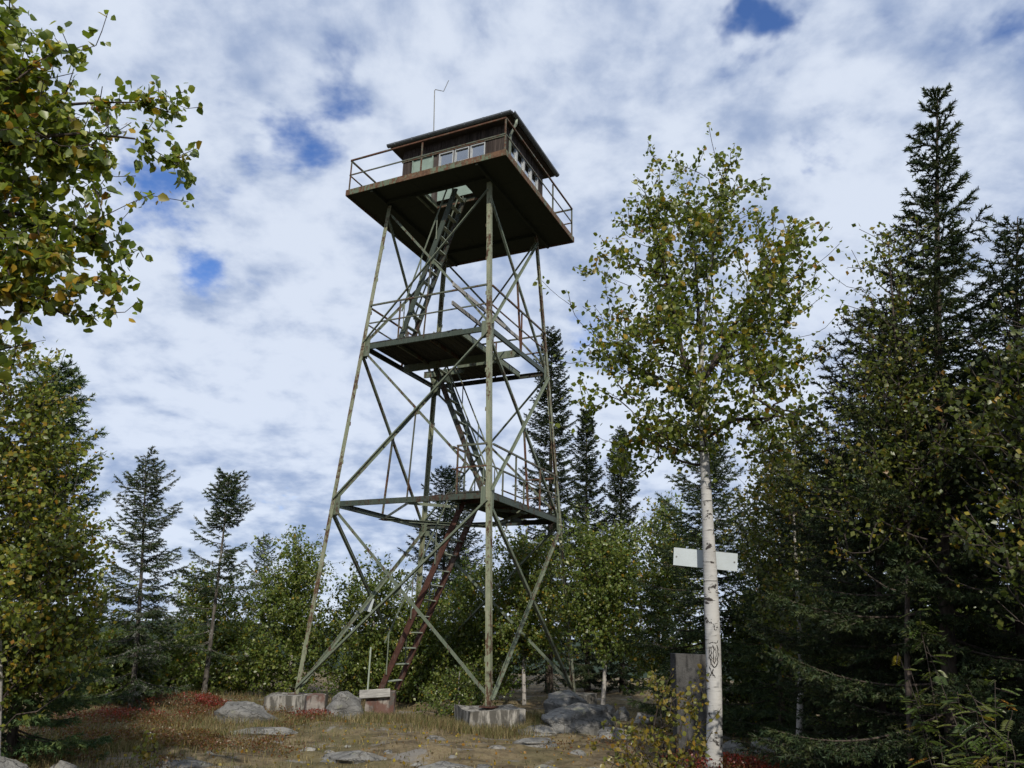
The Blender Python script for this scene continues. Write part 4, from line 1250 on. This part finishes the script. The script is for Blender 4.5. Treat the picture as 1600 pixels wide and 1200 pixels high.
# birch branches reaching in from outside the picture
ND = 6.2
rowsL = [(-160, -200, -60), (-60, -200, -30), (10, -200, 0), (40, -200, 60), (75, -200, 120), (120, -200, 160), (155, -200, 180), (200, -200, 195), (250, -200, 180), (285, -200, 115), (330, -200, 130), (380, -200, 160), (415, -200, 150), (445, -200, 80), (490, -200, 75), (530, -200, 50), (590, -200, 20)]
def lp_(px, py, dd=0.0):
    d = hdir(-110); q = ray(px, py); q = q * (ND + dd) / (q[0] * d[0] + q[1] * d[1]); return q
l0 = spot(-110, ND, 1200)
ltr = [l0 + [0, 0, -0.2], lp_(-112, 1100), lp_(-108, 800), lp_(-112, 500), lp_(-100, 250), lp_(-90, 0), lp_(-85, -150)]
ltd = [0.13, 0.115, 0.10, 0.08, 0.055, 0.025, 0.008]
leadL = [([lp_(-110, 330), lp_(0, 225, -0.2), lp_(110, 205, -0.3), lp_(205, 215, -0.3), lp_(240, 226, -0.3), lp_(270, 252, -0.3)], [0.03, 0.022, 0.015, 0.009, 0.005, 0.003]),
         ([lp_(-100, 250), lp_(0, 180, 0.2), lp_(120, 160, 0.3), lp_(210, 160, 0.3), lp_(268, 161, 0.3)], [0.026, 0.02, 0.013, 0.007, 0.003]),
         ([lp_(-110, 480), lp_(0, 330, 0.1), lp_(100, 345, 0.1), lp_(160, 380, 0.1), lp_(198, 408, 0.1)], [0.028, 0.02, 0.013, 0.007, 0.003]),
         ([lp_(-110, 520), lp_(0, 430, -0.2), lp_(45, 470, -0.2), lp_(125, 480, -0.2)], [0.02, 0.013, 0.008, 0.003]),
         ([lp_(-105, 300), lp_(0, 145, -0.3), lp_(60, 95, -0.4), lp_(135, 70, -0.4)], [0.022, 0.014, 0.008, 0.003]),
         ([lp_(-100, 220), lp_(0, 110, 0.3), lp_(20, 40, 0.3)], [0.02, 0.012, 0.003])]
broadleaf('birch_tree', 'near birch whose golden green branches reach into the upper corner of the sky', 'birch', -110, ND, rowsL, 900, 9, 0.078, 102, tint_fn(0.10, 0.012, 0.0, LIME * 1.1), (ltr, ltd),
          depth=0.55, clump=95, csig=0.15, bark_='birch_bark', tmpl=(LEAF6, LEAF6F), leaders=leadL, py=1200, single=300, shell=0.42, tip=0.0032, twig=0.22, leadk=9)

SPG, BLG = 'spruces around the hilltop clearing', 'birches and bushes around the tower'
# left edge
spruce('spruce_tree', 'bushy green spruce at the picture edge behind yellowing birch leaves', 30, 12.5, (88, 572), 92, 201, SPG, 0.02, 1.2, 0, 10, 0.05, 0.013, 3, 0.6, pal=SPR * 2.0, py=1110, hj=0.13)
broadleaf('birch_tree', 'slender yellowing birch growing up through the bushy green spruce', 'birch', 20, 11.6, [(535, -60, 55), (600, -70, 110), (680, -70, 112), (760, -70, 128), (850, -70, 150), (930, -70, 160), (1000, -70, 145), (1070, -60, 115)], 1900, 9, 0.07, 103,
          tint_fn(0.16, 0.006, 0.1, LIME), trad=0.05, group=BLG, clump=170, csig=0.2, py=1110)
spruce('spruce_tree', 'thin ragged spruce with lichen-grey branches left of the gap of sky', 212, 19.0, (228, 716), 56, 202, SPG, 0.08, 1.0, 0.22, 9, 0.05, 0.014, 2, 0.42, droop=0.55, bark_='lichen_bark', lichen=0.22, hj=0.5)
spruce('spruce_tree', 'half bare spruce with a dense tuft at the top, trunk showing', 322, 21.0, (360, 738), 56, 203, SPG, 0.20, 0.95, 0.10, 9, 0.055, 0.015, 2, 0.55, lowmiss=0.5, droop=0.4, bark_='lichen_bark', lichen=0.12, hj=0.5)
spruce('spruce_tree', 'small spruce tip just showing above the round-topped bushes', 410, 29.0, (412, 832), 40, 204, SPG, 0.1, 0.9, 0.1, 8, 0.06, 0.016, 0, 0.8)
# behind the tower
spruce('spruce_tree', 'wide dark spruce seen through the lower tower bracing', 688, 27.0, (697, 728), 92, 205, SPG, 0.05, 0.8, 0.05, 9, 0.06, 0.017, 1, 0.75, lichen=0.04)
spruce('spruce_tree', 'narrow spruce spire close beside the wide one behind the bracing', 722, 31.0, (709, 728), 60, 206, SPG, 0.05, 0.8, 0.1, 8, 0.06, 0.017, 1, 0.8)
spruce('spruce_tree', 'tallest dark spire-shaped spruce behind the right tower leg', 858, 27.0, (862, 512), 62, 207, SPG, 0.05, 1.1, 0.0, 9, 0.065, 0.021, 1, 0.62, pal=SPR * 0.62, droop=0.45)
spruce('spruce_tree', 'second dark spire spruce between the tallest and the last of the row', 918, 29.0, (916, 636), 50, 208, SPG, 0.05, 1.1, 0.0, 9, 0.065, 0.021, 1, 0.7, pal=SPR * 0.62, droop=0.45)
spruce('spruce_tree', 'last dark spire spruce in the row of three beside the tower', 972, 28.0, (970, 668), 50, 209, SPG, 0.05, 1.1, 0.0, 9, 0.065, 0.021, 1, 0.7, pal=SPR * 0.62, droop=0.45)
# right of the white birch
spruce('spruce_tree', 'dark shaggy spruce directly behind the white birch trunk', 1100, 17.5, (1108, 690), 120, 210, SPG, 0.03, 0.85, 0.04, 9, 0.055, 0.015, 2, 0.7, pal=SPR * 1.0, lichen=0.05)
spruce('spruce_tree', 'shaded green spruce to the right of the board on the birch', 1215, 15.5, (1225, 700), 95, 211, SPG, 0.03, 0.85, 0.04, 9, 0.055, 0.014, 2, 0.6, pal=SPR * 1.1)
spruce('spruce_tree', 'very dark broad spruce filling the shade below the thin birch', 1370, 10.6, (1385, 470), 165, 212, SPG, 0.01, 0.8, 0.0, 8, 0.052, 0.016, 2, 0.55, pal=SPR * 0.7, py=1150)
spruce('spruce_tree', 'tall spruce with a long knobbly leader rising highest at the right', 1485, 9.4, (1465, 135), 215, 213, SPG, 0.01, 1.0, 0.0, 12, 0.046, 0.015, 3, 1.2, whorl=1.4, hj=0.3, droop=0.3, pal=SPR * 0.85, py=1180, rise=0.5)
spruce('spruce_tree', 'spruce at the far right edge with only its side branches in view', 1600, 9.9, (1590, 340), 200, 214, SPG, 0.01, 0.75, 0.0, 9, 0.045, 0.014, 2, 0.8, pal=SPR * 0.8, py=1180)
spruce('spruce_tree', 'low young spruce in deep shade at the foot of the broad dark spruce', 1335, 10.9, (1330, 930), 95, 215, SPG, 0.01, 0.9, 0.0, 10, 0.045, 0.011, 1, 0.6, pal=SPR * 0.8, py=1170)
for k, (px, ds, tpx, hw, lb) in enumerate(((1310, 17.0, (1318, 720), 95, 'shaded spruce between the board and the broad dark spruce, further back'), (1430, 15.5, (1440, 640), 130, 'spruce deep in the shade behind the thin birch'),
                                           (1560, 14.5, (1552, 560), 140, 'spruce in the shade behind the birch at the right picture edge'), (1250, 20.0, (1262, 800), 90, 'small spruce furthest back to the right of the slab'))):
    spruce('spruce_tree', lb, px, ds, tpx, hw, 230 + k, SPG, 0.02, 1.0, 0.0, 8, 0.07, 0.022, 1, 0.55, pal=SPR * 0.8, py=1120)
# broadleaf belt behind the tower
G2 = GREEN * 0.8
belt = [
 (335, 23.5, [(900, 300, 350), (930, 285, 390), (980, 278, 400), (1040, 272, 400), (1080, 280, 390)], .20, 'yellowish green bush around the foot of the half bare spruce'),
 (455, 23.0, [(828, 455, 485), (860, 415, 510), (910, 385, 525), (970, 370, 525), (1040, 360, 520), (1080, 370, 510)], .06, 'round-topped green birch left of the tower leg'),
 (170, 20.0, [(990, 130, 210), (1020, 110, 240), (1060, 100, 245), (1090, 100, 245)], .10, 'low green bush left of the thin ragged spruce'),
 (255, 21.5, [(985, 225, 290), (1020, 200, 300), (1060, 195, 300), (1085, 200, 300)], .10, 'low green bush between the two ragged spruces'),
 (585, 22.8, [(885, 570, 600), (920, 535, 630), (970, 515, 645), (1030, 510, 650), (1080, 515, 650)], .07, 'green birch behind the left tower brace'),
 (655, 22.5, [(935, 620, 690), (980, 600, 710), (1030, 600, 720), (1085, 600, 730)], .05, 'dark leafy bush behind the foot of the ladder'),
 (735, 23.5, [(880, 710, 760), (930, 690, 800), (1000, 680, 810), (1080, 690, 810)], .07, 'leafy birch behind the front tower leg'),
 (820, 22.5, [(835, 795, 840), (870, 770, 880), (930, 755, 890), (985, 755, 890), (1020, 765, 880)], .22, 'yellow-tinged birch behind the right tower bracing'),
 (940, 21.0, [(820, 905, 985), (870, 885, 1000), (930, 880, 1005), (975, 890, 1005), (1005, 900, 990)], .08, 'dense green birch below the row of dark spires'),
 (1040, 21.5, [(785, 1028, 1058), (820, 1015, 1075), (870, 1010, 1085), (950, 1005, 1090), (1060, 1005, 1090)], .28, 'thin pale yellow birch between the spires and the board'),
 (1180, 18.0, [(930, 1150, 1230), (1000, 1130, 1260), (1060, 1130, 1270), (1110, 1130, 1270)], .04, 'shaded thicket behind the slab and birch trunk'),
 (1390, 14.0, [(985, 1330, 1450), (1030, 1300, 1480), (1080, 1290, 1490), (1130, 1290, 1490)], .02, 'low thicket in deep shade under the dark spruces'),
 (1540, 12.5, [(960, 1480, 1600), (1020, 1460, 1640), (1090, 1460, 1640), (1150, 1460, 1640)], .02, 'dark thicket behind the rowan saplings'),
]
for i, (px, ds, rw, yl, lb) in enumerate(belt):
    wpx = max(b - a for _, a, b in rw); hpx = rw[-1][0] - rw[0][0]
    n_t = int(0.035 * wpx * hpx) + 120
    broadleaf('birch_tree' if 'birch' in lb else 'bush', lb, 'birch' if 'birch' in lb else 'bush', px, ds, rw, min(int(n_t * 1.7), 2000), 11, 0.085, 300 + i, tint_fn(yl * 0.45, 0.002, 0.05, GREEN * 1.25), trad=0.055, group=BLG, clump=130, csig=0.3, depth=0.7, shell=0.6)
# leafy bush between the footings
broadleaf('bush', 'low leafy green bush growing between the ladder pier and nearest footing', 'bush', 715, 18.2, [(1045, 690, 745), (1070, 668, 765), (1100, 655, 770), (1122, 655, 760)], 420, 8, 0.06, 320, tint_fn(0.03, 0.0, 0, GREEN * 1.1), trad=0.02, clump=60, csig=0.14, depth=0.5, group=BLG, py=1110)
# right-hand birches
broadleaf('birch_tree', 'leafy birch in half shade right of the white birch crown', 'birch', 1235, 14.0, [(640, 1200, 1285), (690, 1160, 1310), (760, 1150, 1320), (850, 1155, 1320), (940, 1165, 1310), (1010, 1180, 1300)], 900, 8, 0.075, 330, tint_fn(0.10, 0.01, 0.2), trad=0.05, group=BLG, clump=110, csig=0.26)
broadleaf('birch_tree', 'thin birch with a pointed sparse top left of the tall spruce', 'birch', 1395, 9.0, [(338, 1378, 1400), (390, 1350, 1420), (440, 1335, 1440), (500, 1345, 1450), (570, 1325, 1460), (650, 1315, 1480), (740, 1310, 1490), (840, 1320, 1480)], 850, 7, 0.055, 331, tint_fn(0.07, 0.01, 0.2), bark_='birch_twig', trad=0.032, group=BLG, clump=150, csig=0.2)
broadleaf('birch_tree', 'birch with a white trunk cut by the right picture edge', 'birch', 1590, 8.4, [(470, 1560, 1720), (540, 1520, 1740), (640, 1490, 1760), (740, 1470, 1760), (820, 1490, 1740), (900, 1530, 1720)], 800, 7, 0.062, 332, tint_fn(0.06, 0.01, 0.1, GREEN * 0.8), trad=0.075, group=BLG, clump=110, csig=0.2, bark_='birch_bark', py=1180)
# trees beside and behind the camera that shade the right-hand side
for k, (x_, y_, h_, w_, lb) in enumerate(((6.0, 3.2, 9.0, 1.7, 'big spruce outside the picture on the right, shading the clearing'), (8.6, 4.8, 8.5, 1.9, 'second spruce outside the picture on the right, behind the birch at the edge'),
                                        (3.2, -2.6, 9.0, 1.7, 'spruce behind the viewer on the right'))):
    spruce('spruce_tree', lb, 800, 15, (800, 300), 50, 216 + k, SPG, 0.02, 0.5, 0.0, 5, 0.08, 0.035, 1, 0.6, pos=(x_, y_), top_h=h_, Rw=w_)

# yellow-leaved saplings
rows_b = [(1048, 1020, 1060), (1075, 1005, 1075), (1110, 990, 1100), (1150, 945, 1110), (1185, 930, 1110), (1215, 935, 1105)]
sp0 = spot(1040, 9.9, 1200)
def sp_(px, py, dd=0.0):
    q = at(px, py, 9.9 + dd); return q
stems = [([sp0 + [0.02 * k, 0, -0.05], sp_(a, b, dd), sp_(c, d2, dd * 2)], [0.011, 0.008, 0.003]) for k, (a, b, c, d2, dd) in enumerate(((1035, 1130, 1025, 1055, .1), (1060, 1140, 1090, 1070, -.1), (1000, 1165, 955, 1135, .15), (1075, 1160, 1105, 1120, -.15), (1015, 1130, 1050, 1050, -.1), (985, 1180, 935, 1165, .05)))]
broadleaf('birch_sapling', 'spindly birch sapling with yellow leaves in front of the white trunk', 'sapling', 1040, 9.9, rows_b, 95, 5, 0.062, 340, tint_fn(0.45, 0.06, 0.5, GREEN * 1.4), trad=0.012, group='saplings in the foreground', clump=45, csig=0.10, depth=0.6, py=1200, tmpl=(LEAF6, LEAF6F), twig=0.2, leaders=stems, leadk=5, trunk=([sp0, sp0 + [0, 0, 0.15], sp0 + [0.03, 0, 0.3]], [0.014, 0.012, 0.009]))
broadleaf('birch_sapling', 'little yellow-green sapling alone in the foreground grass', 'sapling', 232, 10.9, [(1142, 225, 240), (1160, 212, 245), (1180, 210, 252), (1200, 212, 250)], 30, 4, 0.06, 341, tint_fn(0.5, 0.0, 0.6, GREEN * 1.9), trad=0.006, group='saplings in the foreground', clump=0, depth=0.6, py=1195, tmpl=(LEAF6, LEAF6F), twig=0.12)

# rowan saplings with feathered leaves at the lower right
def rowan(px, dist, topy, label, seed, nst, yel):
    r = np.random.default_rng(seed)
    p0 = spot(px, dist, 1200)
    o = empty('rowan_sapling', p0); tag(o, label, 'sapling', 'rowan saplings in the shade')
    H = at(px, topy, dist)[2] - p0[2]
    P, AX, SZ, C = [], [], [], []
    B0, B1 = [], []
    for s in range(nst):
        a = r.random() * 6.28; ln = r.uniform(0.1, 0.35)
        hh = H * r.uniform(0.6, 1.0)
        st = [np.array([math.cos(a) * ln * f ** 1.3, math.sin(a) * ln * f ** 1.3, hh * f]) + r.normal(size=3) * 0.01 for f in np.linspace(0, 1, 9)]
        B0 += st[:-1]; B1 += st[1:]
        for k in range(int(14 * hh / 1.5) + 4):
            f = r.uniform(0.25, 1.0)
            b = np.array([np.interp(f, np.linspace(0, 1, 9), [q[i] for q in st]) for i in range(3)])
            an = r.random() * 6.28
            dv = np.array([math.cos(an), math.sin(an), r.uniform(-0.5, 0.5)]); L = r.uniform(0.11, 0.17)
            sd = np.cross(dv, [0, 0, 1]); sd /= np.linalg.norm(sd)
            col = leaf_tints(1, r, yel, 0.02, GREEN * 0.95)[0]
            B0.append(b); B1.append(b + dv * L + [0, 0, -0.04])
            for j in range(6):
                u = 0.3 + 0.14 * j
                q = b + dv * L * u + np.array([0, 0, -0.04 * u * u])
                for sg_ in (-1, 1):
                    P.append(q); AX.append(sd * sg_ * 0.85 + dv * 0.5 + [0, 0, -0.12]); SZ.append(0.05); C.append(col)
            P.append(b + dv * L); AX.append(dv + [0, 0, -0.15]); SZ.append(0.055); C.append(col)
    P, AX, SZ, C = map(np.array, (P, AX, SZ, C))
    x = np.cross(AX, np.repeat(r.normal(size=(len(AX) // 13, 3)) * 0.55 + [-0.2, -0.5, 0.7], 13, axis=0)); x /= np.linalg.norm(x, axis=1, keepdims=True)
    y = AX / np.linalg.norm(AX, axis=1, keepdims=True); z = np.cross(x, y)
    T = LEAF4 * [0.42, 1, 1]
    V = P[:, None] + SZ[:, None, None] * (T[None, :, 0:1] * x[:, None] + T[None, :, 1:2] * y[:, None] + T[None, :, 2:3] * z[:, None])
    F = LEAF4F[None] + (np.arange(len(P)) * 4)[:, None, None]
    c_ = mesh_np('crown', V.reshape(-1, 3), F.reshape(-1, 3), 'leaf', o, False, np.repeat(C, 4, axis=0)); c_['kind'] = 'stuff'
    n = len(B0)
    Vb, Fb = frusta(np.array(B0), np.array(B1), np.full(n, 0.004), np.full(n, 0.003), 4)
    mesh_np('stems', Vb, Fb, 'birch_twig', o, True)['kind'] = 'stuff'
rowan(1545, 7.6, 1010, 'rowan sapling with feathered leaves at the lower right corner', 401, 7, 0.05)
rowan(1475, 8.4, 930, 'taller rowan sapling in front of the dark spruces', 402, 3, 0.04)
rowan(1590, 7.0, 1060, 'rowan sapling with thin stems right at the picture edge', 403, 5, 0.06)

# ------------------------------------------------------------------ heath: grass, red bilberry, leaf litter
def patch_mask(P):
    return smooth_noise(np.c_[P, np.zeros(len(P))], 55, 0.9)
r = np.random.default_rng(500)
def scatter(n, amin=-37, amax=37, r0=9.6, r1=25.0):
    a = np.radians(r.uniform(amin, amax, n)); q = np.sqrt(r.uniform(r0 ** 2, r1 ** 2, n))
    return np.stack([np.sin(a) * q, np.cos(a) * q], 1)
def blades(P, h, wd, lean, tints, name, label):
    n = len(P)
    z = gz(P[:, 0], P[:, 1])
    b = np.c_[P, z - 0.01]
    a = r.random(n) * 6.28
    wv = np.stack([np.cos(a), np.sin(a), 0 * a], 1)
    ld = np.stack([np.cos(a + 1.57), np.sin(a + 1.57), 0 * a], 1) * (lean * r.normal(size=n))[:, None] + r.normal(size=(n, 3)) * [0.15, 0.15, 0]
    mid_ = b + ld * h[:, None] * 0.3 + np.array([0, 0, 1]) * h[:, None] * 0.6
    top_ = b + ld * h[:, None] + np.array([0, 0, 1]) * h[:, None] * 0.95
    V = np.stack([b - wv * wd[:, None] / 2, b + wv * wd[:, None] / 2, mid_ + wv * wd[:, None] / 3, mid_ - wv * wd[:, None] / 3, top_], 1).reshape(-1, 3)
    k = np.arange(n)[:, None] * 5
    o = mesh_np(name, V, [np.concatenate([k + [0, 1, 2, 3]]), np.concatenate([k + [3, 2, 4]])], 'grass', None, False, np.repeat(tints, 5, axis=0))
    tag(o, label, 'grass', kind='stuff')
STRAW = np.array([(0.27, 0.215, 0.11), (0.20, 0.165, 0.08), (0.13, 0.125, 0.05), (0.085, 0.10, 0.035), (0.12, 0.08, 0.045)])
P = scatter(110000)
mk = patch_mask(P)
left = np.exp(-((P[:, 0] + 6.5) / 4.5) ** 2)
keep = r.random(len(P)) < np.clip(0.22 + 0.9 * np.clip(mk, -0.2, 1) + 0.6 * left, 0.04, 1)
P = P[keep]
left = left[keep]
hgt = r.uniform(0.02, 0.07, len(P)) * (1 + 2.2 * left * (r.random(len(P)) < 0.6))
blades(P, hgt, r.uniform(0.006, 0.013, len(P)), 0.7, STRAW[r.integers(0, 5, len(P))] * r.uniform(0.7, 1.2, (len(P), 1)), 'grass', 'short dry grass growing over the hilltop')
# taller tufts round footings and stones
cs = [spot(x, d_, 1110)[:2] for x, d_ in ((420, 17.3), (480, 17.4), (560, 17.5), (590, 17.2), (640, 17.3), (690, 17.0), (730, 16.0), (760, 15.8), (790, 15.9), (820, 16.2), (835, 17.2), (690, 16.2), (330, 15.5), (250, 14.5), (180, 13.6), (90, 13.5), (150, 15.0), (1170, 12.8), (1230, 12.4), (1280, 12.0), (40, 12.6), (290, 17.0))]
P = np.vstack([c_ + r.normal(size=(900, 2)) * [0.42, 0.3] for c_ in cs])
blades(P, r.uniform(0.06, 0.22, len(P)), r.uniform(0.006, 0.011, len(P)), 0.55, STRAW[r.integers(0, 5, len(P))] * r.uniform(0.7, 1.2, (len(P), 1)), 'grass', 'taller grass tufts round the footings and rocks')

def heath(P, hmax, size, pal, name, label):
    n = len(P)
    z = gz(P[:, 0], P[:, 1])
    pos_ = np.c_[P, z + r.random(n) ** 0.7 * hmax]
    axis = r.normal(size=(n, 3)) + [0, 0, 0.5]
    V, F = leaf_cloud(pos_, axis, size * r.uniform(0.6, 1.3, n), r, (LEAF4, LEAF4F))
    tc = pal[r.integers(0, len(pal), n)] * r.uniform(0.65, 1.25, (n, 1))
    o = mesh_np(name, V, F, 'leaf', None, False, np.repeat(tc, 4, axis=0)); tag(o, label, 'shrub', kind='stuff')
RED = np.array([(0.24, 0.030, 0.024), (0.17, 0.030, 0.02), (0.13, 0.04, 0.02), (0.20, 0.055, 0.025)])
RUST = np.array([(0.15, 0.055, 0.025), (0.11, 0.055, 0.022), (0.10, 0.075, 0.025), (0.16, 0.11, 0.035)])
def blob(specs, per):
    out = []
    for px, d_, sx, sy, k in specs:
        c_ = spot(px, d_, 1100)[:2]
        n = int(per * k)
        cl = c_ + r.normal(size=(int(12 * k) + 4, 2)) * [sx, sy]
        out.append(cl[r.integers(0, len(cl), n)] + r.normal(size=(n, 2)) * 0.13)
    return np.vstack(out)
heath(blob([(322, 19.4, 0.28, 0.22, 0.6), (285, 19.2, 0.5, 0.3, 0.15), (150, 16.5, 0.5, 0.3, 0.35), (225, 17.6, 0.5, 0.3, 0.25), (1150, 11.2, 0.35, 0.25, 0.5), (1185, 11.5, 0.4, 0.3, 0.4), (490, 17.5, 0.2, 0.15, 0.25)], 3200), 0.22, 0.032, RED, 'bilberry', 'bright red autumn bilberry on the left hump and by the birch')
heath(blob([(230, 14.3, 0.9, 0.5, 1.6), (300, 14.0, 0.7, 0.4, 1.6), (330, 18.6, 0.8, 0.5, 1.2), (150, 17.0, 1.0, 0.5, 1.2), (60, 12.6, 0.8, 0.4, 1.4), (170, 15.4, 0.9, 0.4, 1.0), (250, 16.5, 1.0, 0.5, 1.2), (400, 19.6, 0.8, 0.4, 0.8), (90, 14.6, 0.8, 0.5, 1.0), (1240, 12.2, 0.7, 0.5, 1.0), (980, 14.0, 0.5, 0.4, 0.5), (1120, 10.7, 0.5, 0.25, 0.8), (510, 17.3, 0.25, 0.15, 0.3), (1320, 11.6, 0.8, 0.4, 0.8)], 2300), 0.17, 0.030, RUST, 'heather', 'rusty brown heath shrubs in low patches')
P = scatter(2600, r0=10, r1=19)
heath(P, 0.015, 0.05, np.vstack([YELLOW, ORANGE, [(0.12, 0.08, 0.03)]]), 'leaves', 'scattered fallen yellow leaves on the ground')
